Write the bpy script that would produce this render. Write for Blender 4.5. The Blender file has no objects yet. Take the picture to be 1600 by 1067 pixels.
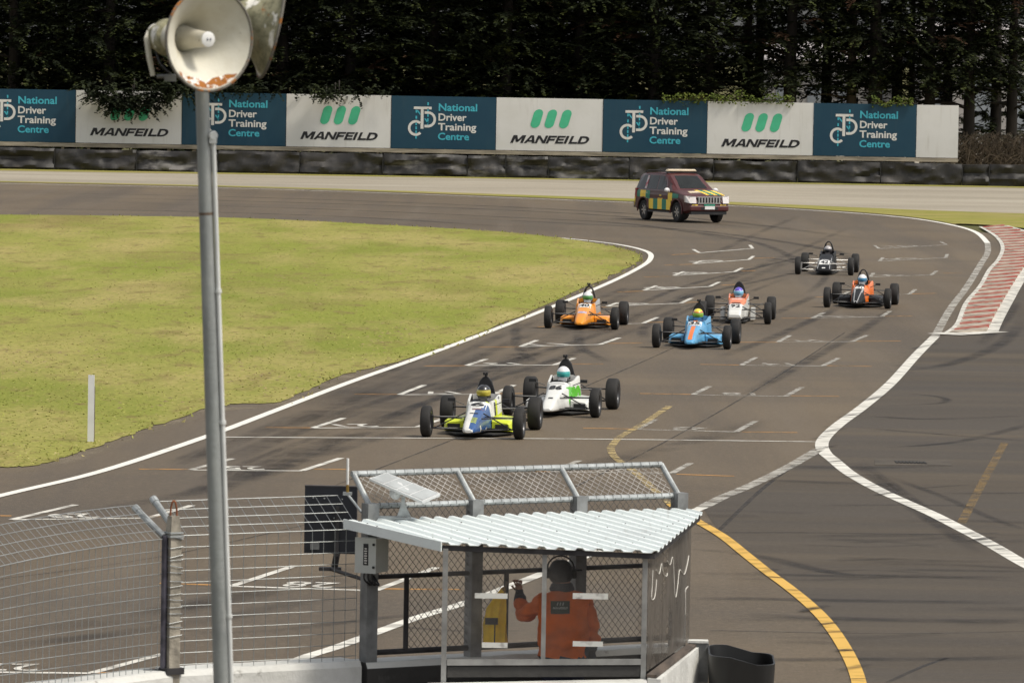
import bpy, bmesh, math, random
from mathutils import Vector, Matrix, noise
from mathutils.bvhtree import BVHTree
random.seed(7)
R = math.radians
sc = bpy.context.scene
col = sc.collection

# ------------------------------------------------------------------ camera
CAM_H = 6.4
cam_d = bpy.data.cameras.new('camera'); cam = bpy.data.objects.new('camera', cam_d); col.objects.link(cam)
cam_d.lens = 200; cam_d.sensor_width = 36; cam_d.clip_end = 6000; cam_d.clip_start = 1
CR = Matrix.Rotation(R(90 - 2.933), 4, 'X') @ Matrix.Rotation(R(1.0), 4, 'Z')
cam.matrix_world = Matrix.Translation((0, 0, CAM_H)) @ CR
cam_d.dof.use_dof = True; cam_d.dof.focus_distance = 105; cam_d.dof.aperture_fstop = 16
sc.camera = cam

# ------------------------------------------------------------------ sky, sun, exposure
SUN_EL, SUN_AZ = 56, 112          # azimuth measured from +Y (away from camera) towards +X
w = bpy.data.worlds.new('World'); sc.world = w; w.use_nodes = True
nt = w.node_tree; nt.nodes.clear()
sky = nt.nodes.new('ShaderNodeTexSky'); sky.sky_type = 'NISHITA'; sky.sun_disc = False
sky.sun_elevation = R(SUN_EL); sky.sun_rotation = R(SUN_AZ)
sky.air_density = 1.0; sky.dust_density = 3.0
hs = nt.nodes.new('ShaderNodeHueSaturation'); hs.inputs['Saturation'].default_value = 0.22
bg = nt.nodes.new('ShaderNodeBackground'); bg.inputs[1].default_value = 0.13
wo = nt.nodes.new('ShaderNodeOutputWorld')
nt.links.new(sky.outputs[0], hs.inputs['Color']); nt.links.new(hs.outputs[0], bg.inputs[0]); nt.links.new(bg.outputs[0], wo.inputs[0])
sd = bpy.data.lights.new('sun', 'SUN'); sd.energy = 2.2; sd.angle = R(12); sd.color = (1, .92, .78)
so = bpy.data.objects.new('sun', sd); col.objects.link(so)
so.rotation_euler = (R(90 - SUN_EL), 0, R(180 - SUN_AZ)); so.location = (0, 60, 60)
sc.view_settings.view_transform = 'Standard'; sc.view_settings.look = 'None'
sc.view_settings.gamma = 1; sc.view_settings.use_curve_mapping = False
sc.view_settings.exposure = 0.33
sc.render.engine = 'CYCLES'

# ------------------------------------------------------------------ measuring helpers
F = 8889.0
CR3 = CR.to_3x3()
def ray(x, y): return CR3 @ Vector(((x - 800) / F, -(y - 533.5) / F, -1))
def G(x, y, z=0.0):                     # point of the photograph on the level z
    d = ray(x, y); t = (z - CAM_H) / d.z
    return Vector((d.x * t, d.y * t, z))
def D(x, y, Y):                         # point of the photograph at the distance Y
    d = ray(x, y); t = Y / d.y
    return Vector((d.x * t, Y, CAM_H + d.z * t))

# ------------------------------------------------------------------ materials
MATS = {}
def mat(name, c, rough=.6, metal=0, var=.12, scale=4, c2=None, bump=0, bscale=40, coat=0, spec=.5, emit=None, detail=4, lo=.35, hi=.65, stretch=None):
    if name in MATS: return MATS[name]
    m = bpy.data.materials.new(name); m.use_nodes = True; MATS[name] = m
    n, l = m.node_tree.nodes, m.node_tree.links
    b = n['Principled BSDF']
    b.inputs['Roughness'].default_value = rough; b.inputs['Metallic'].default_value = metal
    b.inputs['Coat Weight'].default_value = coat; b.inputs['Specular IOR Level'].default_value = spec
    tc = n.new('ShaderNodeTexCoord'); vec = tc.outputs['Object']
    if stretch:
        mp = n.new('ShaderNodeMapping'); mp.inputs['Scale'].default_value = stretch
        l.new(vec, mp.inputs[0]); vec = mp.outputs[0]
    if var or c2:
        t = n.new('ShaderNodeTexNoise'); t.inputs['Scale'].default_value = scale; t.inputs['Detail'].default_value = detail
        l.new(vec, t.inputs['Vector'])
        r = n.new('ShaderNodeValToRGB')
        a = r.color_ramp.elements[0]; z = r.color_ramp.elements[1]
        a.position = lo; z.position = hi
        d = c2 or [v * (1 + var) for v in c]; e = c if c2 else [v * (1 - var) for v in c]
        a.color = (*e, 1); z.color = (*d, 1)
        l.new(t.outputs[0], r.inputs[0]); l.new(r.outputs[0], b.inputs['Base Color'])
    else: b.inputs['Base Color'].default_value = (*c, 1)
    if bump:
        t2 = n.new('ShaderNodeTexNoise'); t2.inputs['Scale'].default_value = bscale; t2.inputs['Detail'].default_value = 5
        l.new(vec, t2.inputs['Vector'])
        bp = n.new('ShaderNodeBump'); bp.inputs['Strength'].default_value = bump; bp.inputs['Distance'].default_value = .02
        l.new(t2.outputs[0], bp.inputs['Height']); l.new(bp.outputs[0], b.inputs['Normal'])
    return m

def layered(name, base, layers, rough=.85, bump=.3, bscale=30, spec=.3):
    """base colour with several noise layers: (colour, scale, lo, hi, strength, stretch)"""
    m = bpy.data.materials.new(name); m.use_nodes = True; MATS[name] = m
    n, l = m.node_tree.nodes, m.node_tree.links
    b = n['Principled BSDF']; b.inputs['Roughness'].default_value = rough; b.inputs['Specular IOR Level'].default_value = spec
    tc = n.new('ShaderNodeTexCoord')
    cur = n.new('ShaderNodeRGB'); cur.outputs[0].default_value = (*base, 1); out = cur.outputs[0]
    for c, s, lo, hi, k, st in layers:
        mp = n.new('ShaderNodeMapping'); mp.inputs['Scale'].default_value = st[:3] if st else (1, 1, 1)
        if st and len(st) == 4:
            mp.inputs['Scale'].default_value = st[:3]; mp.inputs['Rotation'].default_value = (0, 0, R(st[3]))
        l.new(tc.outputs['Object'], mp.inputs[0])
        t = n.new('ShaderNodeTexNoise'); t.inputs['Scale'].default_value = s; t.inputs['Detail'].default_value = 6; t.inputs['Roughness'].default_value = .6
        l.new(mp.outputs[0], t.inputs['Vector'])
        mr = n.new('ShaderNodeMapRange'); mr.inputs[1].default_value = lo; mr.inputs[2].default_value = hi
        mr.inputs[3].default_value = 0; mr.inputs[4].default_value = k
        l.new(t.outputs[0], mr.inputs[0])
        mx = n.new('ShaderNodeMix'); mx.data_type = 'RGBA'
        l.new(mr.outputs[0], mx.inputs[0]); l.new(out, mx.inputs[6]); mx.inputs[7].default_value = (*c, 1)
        out = mx.outputs[2]
    l.new(out, b.inputs['Base Color'])
    if bump:
        t2 = n.new('ShaderNodeTexNoise'); t2.inputs['Scale'].default_value = bscale; t2.inputs['Detail'].default_value = 4
        l.new(tc.outputs['Object'], t2.inputs['Vector'])
        bp = n.new('ShaderNodeBump'); bp.inputs['Strength'].default_value = bump; bp.inputs['Distance'].default_value = .02
        l.new(t2.outputs[0], bp.inputs['Height']); l.new(bp.outputs[0], b.inputs['Normal'])
    return m

def worn(name, c, lo, hi, scale=3, rough=.7, amin=0., amax=1., stretch=None):
    """paint or rubber on the asphalt, worn through in noise patches"""
    m = bpy.data.materials.new(name); m.use_nodes = True; MATS[name] = m
    n, l = m.node_tree.nodes, m.node_tree.links
    b = n['Principled BSDF']; b.inputs['Roughness'].default_value = rough
    tc = n.new('ShaderNodeTexCoord'); mp = n.new('ShaderNodeMapping')
    if stretch: mp.inputs['Scale'].default_value = stretch
    l.new(tc.outputs['Object'], mp.inputs[0])
    t = n.new('ShaderNodeTexNoise'); t.inputs['Scale'].default_value = scale; t.inputs['Detail'].default_value = 6; t.inputs['Roughness'].default_value = .65
    l.new(mp.outputs[0], t.inputs['Vector'])
    mr = n.new('ShaderNodeMapRange'); mr.inputs[1].default_value = lo; mr.inputs[2].default_value = hi
    mr.inputs[3].default_value = amin; mr.inputs[4].default_value = amax
    l.new(t.outputs[0], mr.inputs[0])
    b.inputs['Base Color'].default_value = (*c, 1)
    l.new(mr.outputs[0], b.inputs['Alpha'])
    return m

def glass(name, c, alpha=.3, rough=.1):
    m = bpy.data.materials.new(name); m.use_nodes = True; MATS[name] = m
    n, l = m.node_tree.nodes, m.node_tree.links
    b = n['Principled BSDF']; b.inputs['Base Color'].default_value = (*c, 1); b.inputs['Roughness'].default_value = rough
    tc = n.new('ShaderNodeTexCoord'); t = n.new('ShaderNodeTexNoise'); t.inputs['Scale'].default_value = 3; t.inputs['Detail'].default_value = 6
    l.new(tc.outputs['Object'], t.inputs['Vector'])
    mr = n.new('ShaderNodeMapRange'); mr.inputs[1].default_value = .35; mr.inputs[2].default_value = .75
    mr.inputs[3].default_value = alpha * .6; mr.inputs[4].default_value = alpha * 1.6
    l.new(t.outputs[0], mr.inputs[0]); l.new(mr.outputs[0], b.inputs['Alpha'])
    return m

TD = 82.5   # heading of the straight in degrees from +X
asphalt = layered('asphalt', (.118, .089, .057), [
    ((.074, .056, .038), .06, .4, .60, .85, None),
    ((.158, .121, .078), .05, .46, .66, .8, (1, .30, 1, 8)),
    ((.075, .061, .048), .45, .47, .66, .75, (1, .05, 1, 7)),
    ((.130, .105, .078), .8, .50, .68, .55, (1, .05, 1, 8)),
    ((.070, .058, .046), .12, .52, .66, .6, (.08, 1, 1, -2)),
    ((.168, .134, .094), 9, .5, .72, .6, None),
    ((.045, .037, .029), 16, .52, .72, .6, None),
    ((.22, .185, .145), 48, .52, .68, .55, None), ((.03, .025, .02), 60, .54, .68, .55, None)], rough=.8, bump=.35, bscale=45)
pit_asphalt = layered('pit_asphalt', (.058, .045, .031), [
    ((.060, .050, .040), .12, .40, .58, .9, (.12, 1.2, 1, -3)),
    ((.092, .071, .047), .30, .50, .66, .85, (.12, 1.4, 1, 4)),
    ((.045, .038, .031), .7, .50, .68, .8, (.08, .8, 1, 2)),
    ((.10, .084, .066), 10, .5, .72, .5, None), ((.15, .125, .10), 48, .54, .68, .5, None),
    ((.050, .044, .039), 18, .55, .75, .5, None)], rough=.8, bump=.35, bscale=45)
grass_m = layered('grass', (.200, .226, .038), [
    ((.290, .268, .078), .07, .42, .60, .9, (1, .5, 1, 12)),
    ((.160, .190, .028), .16, .46, .62, .8, (1, .4, 1, -8)),
    ((.350, .285, .115), .28, .47, .63, .8, (1, .22, 1, 10)),
    ((.185, .130, .058), .13, .54, .68, .65, (1, .35, 1, 14)),
    ((.165, .115, .05), 1.1, .54, .68, .8, (1, .3, 1)),
    ((.155, .108, .048), 2.4, .58, .68, .8, (1, .4, 1)),
    ((.135, .155, .024), 6, .47, .64, .75, None),
    ((.38, .35, .10), 13, .50, .68, .6, None)], rough=.95, bump=.8, bscale=9, spec=.1)
verge_m = layered('verge_grass', (.24, .225, .055), [
    ((.300, .240, .110), .3, .45, .65, .8, (.4, 1, 1)),
    ((.130, .150, .025), .8, .5, .68, .8, (.5, 1, 1)),
    ((.320, .29, .10), 6, .5, .75, .6, None)], rough=.95, bump=.6, bscale=9, spec=.1)
gravel_m = layered('gravel', (.330, .295, .235), [
    ((.250, .222, .175), .12, .42, .64, .8, (.35, 1, 1)),
    ((.400, .365, .300), .3, .5, .7, .7, (.2, 1, 1)),
    ((.190, .165, .13), 1.2, .56, .74, .6, (.35, 1, 1)),
    ((.42, .39, .33), 7, .5, .75, .6, None),
    ((.150, .13, .105), 11, .56, .75, .6, None)], rough=.95, bump=.6, bscale=12, spec=.1)
ground_m = layered('ground', (.10, .095, .04), [((.14, .12, .06), .05, .4, .65, .8, None), ((.06, .07, .02), .3, .5, .7, .8, None)], rough=.95, spec=.1)
white_paint = worn('white_paint', (.72, .70, .64), .28, .42, 2.2, amin=.35)
white_worn = worn('white_paint_worn', (.64, .62, .56), .33, .55, 2.0, amin=.28, amax=.95)
white_faint = worn('white_paint_faint', (.50, .48, .43), .36, .60, 2.6, amin=.08, amax=.75)
white_streak = worn('white_paint_streaked', (.68, .66, .60), .34, .54, 2.4, amin=.42, amax=1.0, stretch=(.5, 1.6, 1))
yellow_paint = worn('yellow_paint', (.60, .36, .065), .33, .47, 1.6, amin=.4, stretch=(.5, 1.6, 1))
yellow_faint = worn('yellow_paint_faint', (.50, .38, .16), .40, .62, 2.5, amin=.1, amax=.75)
yellow_ghost = worn('yellow_paint_ghost', (.34, .21, .06), .38, .62, 3, amin=.0, amax=.45)
orange_paint = worn('orange_paint', (.55, .27, .06), .34, .55, 2.0, amin=.15, amax=.85)
rubber_mark = worn('rubber_mark', (.022, .019, .018), .33, .70, .9, rough=.75, amin=.05, amax=.62, stretch=(1, 1, 1))
rubber_soft = worn('rubber_mark_soft', (.022, .019, .018), .35, .72, .5, rough=.75, amin=.0, amax=.42)
dust_m = worn('edge_dust', (.22, .18, .125), .36, .66, .7, rough=.95, amin=.05, amax=.75)
for m_ in (rubber_mark, rubber_soft, dust_m):
    n_, l_ = m_.node_tree.nodes, m_.node_tree.links; b_ = n_['Principled BSDF']; lk = b_.inputs['Alpha'].links[0].from_socket
    at_ = n_.new('ShaderNodeAttribute'); at_.attribute_name = 'fade'; mu_ = n_.new('ShaderNodeMath'); mu_.operation = 'MULTIPLY'
    l_.new(lk, mu_.inputs[0]); l_.new(at_.outputs['Fac'], mu_.inputs[1]); l_.new(mu_.outputs[0], b_.inputs['Alpha'])
crack_m = worn('tar_seam', (.028, .024, .022), .35, .6, .8, amin=.15, amax=.75)

# ------------------------------------------------------------------ mesh helpers
def tag(o, label=None, cat=None, group=None, kind=None):
    if label: o['label'] = label
    if cat: o['category'] = cat
    if group: o['group'] = group
    if kind: o['kind'] = kind
    return o
def empty(name, loc=(0, 0, 0), rz=0, label=None, cat=None, group=None):
    o = bpy.data.objects.new(name, None); col.objects.link(o)
    o.location = loc; o.rotation_euler = (0, 0, rz); o.empty_display_size = .2
    return tag(o, label, cat, group)

def frame_of(d):
    d = Vector(d).normalized()
    a = Vector((0, 0, 1)) if abs(d.z) < .95 else Vector((1, 0, 0))
    u = d.cross(a).normalized(); return u, u.cross(d).normalized()

class MB:
    def __init__(s): s.v = []; s.f = []; s.m = []
    def add(s, vs, fs, mi=0):
        k = len(s.v); s.v += [tuple(p) for p in vs]; s.f += [tuple(i + k for i in f) for f in fs]; s.m += [mi] * len(fs); return s
    def box(s, c, d, rot=None, mi=0, taper=1.0):
        vs = []
        for z in (-1, 1):
            t = taper if z > 0 else 1
            for x, y in ((-1, -1), (1, -1), (1, 1), (-1, 1)):
                p = Vector((x * d[0] / 2 * t, y * d[1] / 2 * t, z * d[2] / 2))
                if rot is not None: p = rot @ p
                vs.append(p + Vector(c))
        return s.add(vs, [(3, 2, 1, 0), (4, 5, 6, 7), (0, 1, 5, 4), (1, 2, 6, 5), (2, 3, 7, 6), (3, 0, 4, 7)], mi)
    def tube(s, p0, p1, r0, r1=None, n=8, mi=0, caps=True):
        return s.path([p0, p1], [r0, r0 if r1 is None else r1], n, mi, caps)
    def path(s, pts, rs, n=8, mi=0, caps=True, closed=False):
        pts = [Vector(p) for p in pts]
        if not isinstance(rs, (list, tuple)): rs = [rs] * len(pts)
        vs = []; L = len(pts); u = None
        for i, p in enumerate(pts):
            if closed: d = pts[(i + 1) % L] - pts[i - 1]
            else: d = pts[min(i + 1, L - 1)] - pts[max(i - 1, 0)]
            if d.length < 1e-9: d = Vector((0, 0, 1))
            d.normalize()
            if u is None: u, _ = frame_of(d)
            else:
                u = u - d * u.dot(d)
                u = u.normalized() if u.length > 1e-6 else frame_of(d)[0]
            v = d.cross(u)
            for k in range(n):
                a = 2 * math.pi * k / n
                vs.append(p + (u * math.cos(a) + v * math.sin(a)) * rs[i])
        fs = []
        for i in range(L if closed else L - 1):
            j = (i + 1) % L
            for k in range(n):
                fs.append((i * n + k, i * n + (k + 1) % n, j * n + (k + 1) % n, j * n + k))
        if caps and not closed:
            fs.append(tuple(range(n))[::-1]); fs.append(tuple((L - 1) * n + k for k in range(n)))
        return s.add(vs, fs, mi)
    def lathe(s, prof, c=(0, 0, 0), axis=(0, 0, 1), n=20, mi=0, close=False):
        """prof: list of (radius, distance along axis)"""
        ax = Vector(axis).normalized(); u, v = frame_of(ax); c = Vector(c); vs = []
        for r, h in prof:
            for k in range(n):
                a = 2 * math.pi * k / n
                vs.append(c + ax * h + (u * math.cos(a) + v * math.sin(a)) * r)
        L = len(prof); fs = []
        for i in range(L if close else L - 1):
            j = (i + 1) % L
            for k in range(n): fs.append((i * n + k, i * n + (k + 1) % n, j * n + (k + 1) % n, j * n + k))
        if not close:
            if prof[0][0] > 1e-5: fs.append(tuple(range(n))[::-1])
            if prof[-1][0] > 1e-5: fs.append(tuple((L - 1) * n + k for k in range(n)))
        return s.add(vs, fs, mi)
    def ellipsoid(s, c, r, n=14, m=9, mi=0, rot=None, f=None):
        vs = []; c = Vector(c)
        for i in range(m + 1):
            t = math.pi * i / m
            for k in range(n):
                a = 2 * math.pi * k / n
                p = Vector((math.sin(t) * math.cos(a) * r[0], math.sin(t) * math.sin(a) * r[1], math.cos(t) * r[2]))
                if f: p = f(p)
                if rot is not None: p = rot @ p
                vs.append(c + p)
        fs = [(i * n + k, (i + 1) * n + k, (i + 1) * n + (k + 1) % n, i * n + (k + 1) % n) for i in range(m) for k in range(n)]
        return s.add(vs, fs, mi)
    def ribbon(s, pts, wid, mi=0):
        pts = [Vector(p) for p in pts]; vs = []
        for i, p in enumerate(pts):
            d = pts[min(i + 1, len(pts) - 1)] - pts[max(i - 1, 0)]; d.z = 0; d.normalize()
            ww = wid[i] if isinstance(wid, list) else wid
            nn = Vector((-d.y, d.x, 0)) * ww / 2
            vs += [p + nn, p - nn]
        return s.add(vs, [(2 * i + 1, 2 * i + 3, 2 * i + 2, 2 * i) for i in range(len(pts) - 1)], mi)
    def slab(s, poly, z0, z1, mi=0):
        n = len(poly); vs = [(p[0], p[1], z0) for p in poly] + [(p[0], p[1], z1) for p in poly]
        fs = [tuple(range(n))[::-1], tuple(range(n, 2 * n))] + [(i, (i + 1) % n, n + (i + 1) % n, n + i) for i in range(n)]
        return s.add(vs, fs, mi)
    def prism(s, poly3, off, mi=0):
        n = len(poly3); off = Vector(off); vs = [Vector(p) for p in poly3]; vs += [p + off for p in vs]
        fs = [tuple(range(n))[::-1], tuple(range(n, 2 * n))] + [(i, (i + 1) % n, n + (i + 1) % n, n + i) for i in range(n)]
        return s.add(vs, fs, mi)
    def mesh(s, name, mats, smooth=False, fix=True):
        me = bpy.data.meshes.new(name); me.from_pydata(s.v, [], s.f)
        for m in (mats if isinstance(mats, (list, tuple)) else [mats]): me.materials.append(MATS[m] if isinstance(m, str) else m)
        me.polygons.foreach_set('material_index', s.m)
        if fix:
            bm = bmesh.new(); bm.from_mesh(me); bmesh.ops.recalc_face_normals(bm, faces=bm.faces); bm.to_mesh(me); bm.free()
        if smooth:
            me.polygons.foreach_set('use_smooth', [True] * len(me.polygons))
            try: me.set_sharp_from_angle(angle=R(38))
            except Exception: pass
        me.update(); return me
    def build(s, name, mats, parent=None, world=False, smooth=False, fix=True):
        o = bpy.data.objects.new(name, s.mesh(name, mats, smooth, fix)); col.objects.link(o)
        if parent:
            o.parent = parent
            if world: o.location = -Vector(parent.location)
        return o

def inst(name, me, parent, loc=(0, 0, 0), rot=(0, 0, 0), scale=(1, 1, 1)):
    o = bpy.data.objects.new(name, me); col.objects.link(o); o.parent = parent
    o.location = loc; o.rotation_euler = rot; o.scale = scale; return o

def spline(pts, n=6):
    pts = [Vector(p) for p in pts]; out = []
    for i in range(len(pts) - 1):
        p0 = pts[max(i - 1, 0)]; p1 = pts[i]; p2 = pts[i + 1]; p3 = pts[min(i + 2, len(pts) - 1)]
        for k in range(n):
            t = k / n
            out.append(.5 * ((2 * p1) + (p2 - p0) * t + (2 * p0 - 5 * p1 + 4 * p2 - p3) * t * t + (3 * p1 - p0 - 3 * p2 + p3) * t ** 3))
    out.append(pts[-1]); return out
def spline2(pts, n=6):                       # spline through photograph points
    return [(p.x, p.y) for p in spline([Vector((a, b, 0)) for a, b in pts], n)]

# text outlines, made once from the built-in font
TXT = {}
def text(body, bold=.0, shear=0.0):
    k = (body, bold, shear)
    if k in TXT: return TXT[k]
    cu = bpy.data.curves.new('lettering', 'FONT'); cu.body = body; cu.size = 1; cu.offset = bold; cu.shear = shear
    cu.resolution_u = 3
    o = bpy.data.objects.new('lettering', cu); col.objects.link(o)
    dg = bpy.context.evaluated_depsgraph_get(); me = bpy.data.meshes.new_from_object(o.evaluated_get(dg))
    vs = [v.co.copy() for v in me.vertices]; fs = [tuple(p.vertices) for p in me.polygons]
    bpy.data.objects.remove(o); bpy.data.curves.remove(cu); bpy.data.meshes.remove(me)
    x0 = min(v.x for v in vs); x1 = max(v.x for v in vs); y0 = min(v.y for v in vs); y1 = max(v.y for v in vs)
    TXT[k] = (vs, fs, (x0, x1, y0, y1)); return TXT[k]
def put_text(mb, body, box, f, bold=.02, shear=0, mi=0, cap=None):
    """fit text into box (x0,x1,y0,y1) of a plane; f maps (x,y) to 3-D. cap: fit y by the height of this reference text"""
    vs, fs, (a, b, c, d) = text(body, bold, shear)
    if cap: _, _, (_, _, c, d) = text(cap, bold, shear)
    x0, x1, y0, y1 = box
    mb.add([f(x0 + (v.x - a) / (b - a) * (x1 - x0), y0 + (v.y - c) / (d - c) * (y1 - y0)) for v in vs], fs, mi)

# ================================================================== SETTING: ground, track, grass, gravel
def sheet(name, pts, z, m, kind='structure', parent=None):
    mb = MB(); mb.add([(p[0], p[1], z) for p in pts], [tuple(range(len(pts)))])
    o = mb.build(name, m, parent)
    if o.data.polygons[0].normal.z < 0: o.data.flip_normals()
    if kind and not parent: o['kind'] = kind
    return o
def gp(pts, z=0, jit=0):
    out = []
    for i, (x, y) in enumerate(pts):
        p = G(x, y, z)
        if jit: p.x += jit * (noise.noise(Vector((i * .9, 3, 1))) + .5 * noise.noise(Vector((i * 2.3, 7, 1))))
        if jit: p.y += jit * 2 * noise.noise(Vector((i * 1.1, 9, 4)))
        out.append(p)
    return out

sheet('ground', [(-2500, -200), (2500, -200), (2500, 4000), (-2500, 4000)], -.05, ground_m)
LINE_FAR = [(-260, 282), (0, 287), (340, 294), (600, 302), (990, 317), (1140, 322), (1300, 331), (1420, 341), (1490, 352.5), (1526, 364), (1543, 380), (1543, 395), (1532, 414), (1509, 451), (1485, 483), (1461, 526), (1431, 556), (1391, 600), (1347, 637), (1310, 664), (1289, 684), (1284, 697), (1290, 709), (1301, 718), (1328, 740), (1370, 764), (1411, 783), (1456, 803), (1507, 829), (1552, 853), (1600, 881), (1700, 935)]
LINE_IN = [(-200, 826), (0, 775), (157, 737), (321, 683), (430, 642), (540, 600), (650, 561), (760, 520), (850, 485), (950, 443), (1000, 418), (1016, 405), (1012, 394), (975, 384), (915, 376), (850, 370)]
YELLOW = [(954, 700), (961, 715), (994, 740), (1020, 764), (1048, 788), (1087, 813), (1129, 838), (1163, 865), (1198, 893), (1232, 918), (1266, 946), (1294, 975), (1318, 1010), (1335, 1044), (1344, 1075), (1352, 1120)]
YEL_UP = [(1046, 635), (1002, 664), (969, 683), (955, 699)]
PITLINE = [(380, 1075), (467, 1031), (530, 1010), (641, 969), (733, 940), (841, 899), (960, 851), (1098, 793)]
PITLINE_FAINT = [(1098, 793), (1129, 777), (1163, 763), (1204, 744), (1239, 726), (1280, 702)]
# asphalt sheet of the whole circuit in view
track_out = gp([(-400, 281)] + [(x, y - 2) for x, y in spline2(LINE_FAR[1:10], 4)] + [(1560, 366), (1640, 360), (1900, 368)], 0)
track = sheet('track', track_out + [Vector((60, 60, 0)), Vector((45, 20, 0)), Vector((-45, 20, 0)), Vector((-60, 120, 0))], 0, asphalt)
pit = sheet('pit_lane', gp([(1461, 526), (1431, 556), (1391, 600), (1347, 637), (1310, 664), (1287, 686), (1280, 702), (1239, 726), (1204, 744), (1163, 763), (1129, 777), (1098, 793), (1129, 838), (1198, 893), (1266, 946), (1318, 1010), (1344, 1075), (1352, 1120), (1900, 1120), (1900, 369), (1650, 366), (1625, 400), (1600, 424), (1573, 470), (1546, 520)]), .004, pit_asphalt)
# infield grass, with a ragged edge
gr_edge = spline2([(-300, 336), (0, 336), (200, 338), (400, 342), (600, 352), (760, 361), (850, 369), (915, 378), (960, 386), (990, 394), (1000, 402), (992, 413), (955, 431), (850, 478), (760, 516), (700, 540), (620, 566), (540, 585), (480, 610), (436, 629), (380, 631), (351, 634), (317, 640), (260, 660), (206, 678), (150, 698), (110, 712), (69, 725), (30, 730), (0, 731), (-120, 744), (-300, 770)], 7)
grass = sheet('infield_grass', gp(gr_edge, 0, .16), .012, grass_m)
GRASS_POLY = [(p.x, p.y) for p in gp(gr_edge, 0)]
# gravel strip, with grass either side of it
gravel = sheet('gravel_bed', gp([(-400, 262), (0, 266), (600, 275.5), (1000, 282), (1300, 287.5), (1600, 293), (1900, 298), (1900, 342), (1600, 335), (1300, 325), (1140, 318), (990, 313), (700, 303), (340, 292), (0, 284.5), (-400, 277)]), .008, gravel_m)
verge = sheet('grass_verge', gp([(-400, 276)] + spline2([(0, 283.5), (340, 290.5), (700, 301), (990, 311), (1140, 316), (1300, 323), (1450, 329), (1600, 334), (1900, 341)], 5) + [(1900, 368), (1640, 361), (1590, 356), (1545, 352), (1500, 350)] + [(x, y - 2) for x, y in reversed(spline2(LINE_FAR[1:9], 4))] + [(-400, 281)], 0), .012, verge_m)
back_verge = sheet('barrier_verge', gp([(-400, 250), (1900, 290), (1900, 300), (1600, 294.5), (1300, 289), (1000, 283.5), (600, 277), (0, 267.3), (-400, 260)]), .016, verge_m)

def soft(name, px, wid, m, z, parent, n=6):
    """tyre mark whose rubber thins out towards its edges and ends"""
    pts = gp(spline2(px, n)); mb = MB(); fade = []
    N_ = len(pts)
    for i, p in enumerate(pts):
        d = pts[min(i + 1, N_ - 1)] - pts[max(i - 1, 0)]; d.z = 0; d.normalize(); nn = Vector((-d.y, d.x, 0))
        e = min(1, i / (N_ * .22), (N_ - 1 - i) / (N_ * .22))
        for o_, a in ((-.75, 0), (-.25, 1), (.25, 1), (.75, 0)): mb.v.append(tuple(Vector((p.x, p.y, 0)) + nn * wid * o_)); fade.append(a * e)
    for i in range(N_ - 1):
        for k in range(3): mb.f.append((i * 4 + k, (i + 1) * 4 + k, (i + 1) * 4 + k + 1, i * 4 + k + 1)); mb.m.append(0)
    o = mb.build(name, m, parent); o.location.z = z
    at = o.data.attributes.new('fade', 'FLOAT', 'POINT'); at.data.foreach_set('value', fade); return o
def line(name, px, wid, m, z, parent, n=6):
    pts = gp(spline2(px, n)); mb = MB()
    mb.ribbon([Vector((p.x, p.y, 0)) for p in pts], wid); o = mb.build(name, m, parent); o.location.z = z; return o
line('edge_line', LINE_FAR[:11], .20, white_paint, .008, track)
line('edge_line', LINE_FAR[10:16], .20, white_faint, .008, track)
line('edge_line', LINE_FAR[15:], .22, white_streak, .008, track)
line('edge_line', LINE_IN, .17, white_paint, .010, track)
line('pit_wall_line', PITLINE, .17, white_streak, .008, track)
line('pit_wall_line', PITLINE_FAINT, .2, white_faint, .008, track)
line('pit_exit_line', YELLOW[4:], .155, yellow_paint, .010, track)
line('pit_exit_line', YELLOW[:5], .13, yellow_faint, .010, track)
line('pit_exit_line', YEL_UP, .13, yellow_faint, .010, track)
line('start_line', [(352, 683.2), (600, 684.5), (900, 686), (1281, 690.5)], .13, white_worn, .007, track, 3)
line('lane_mark', [(1570, 692), (1535, 755), (1502, 818)], .13, yellow_ghost, .007, pit, 4)

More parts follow.
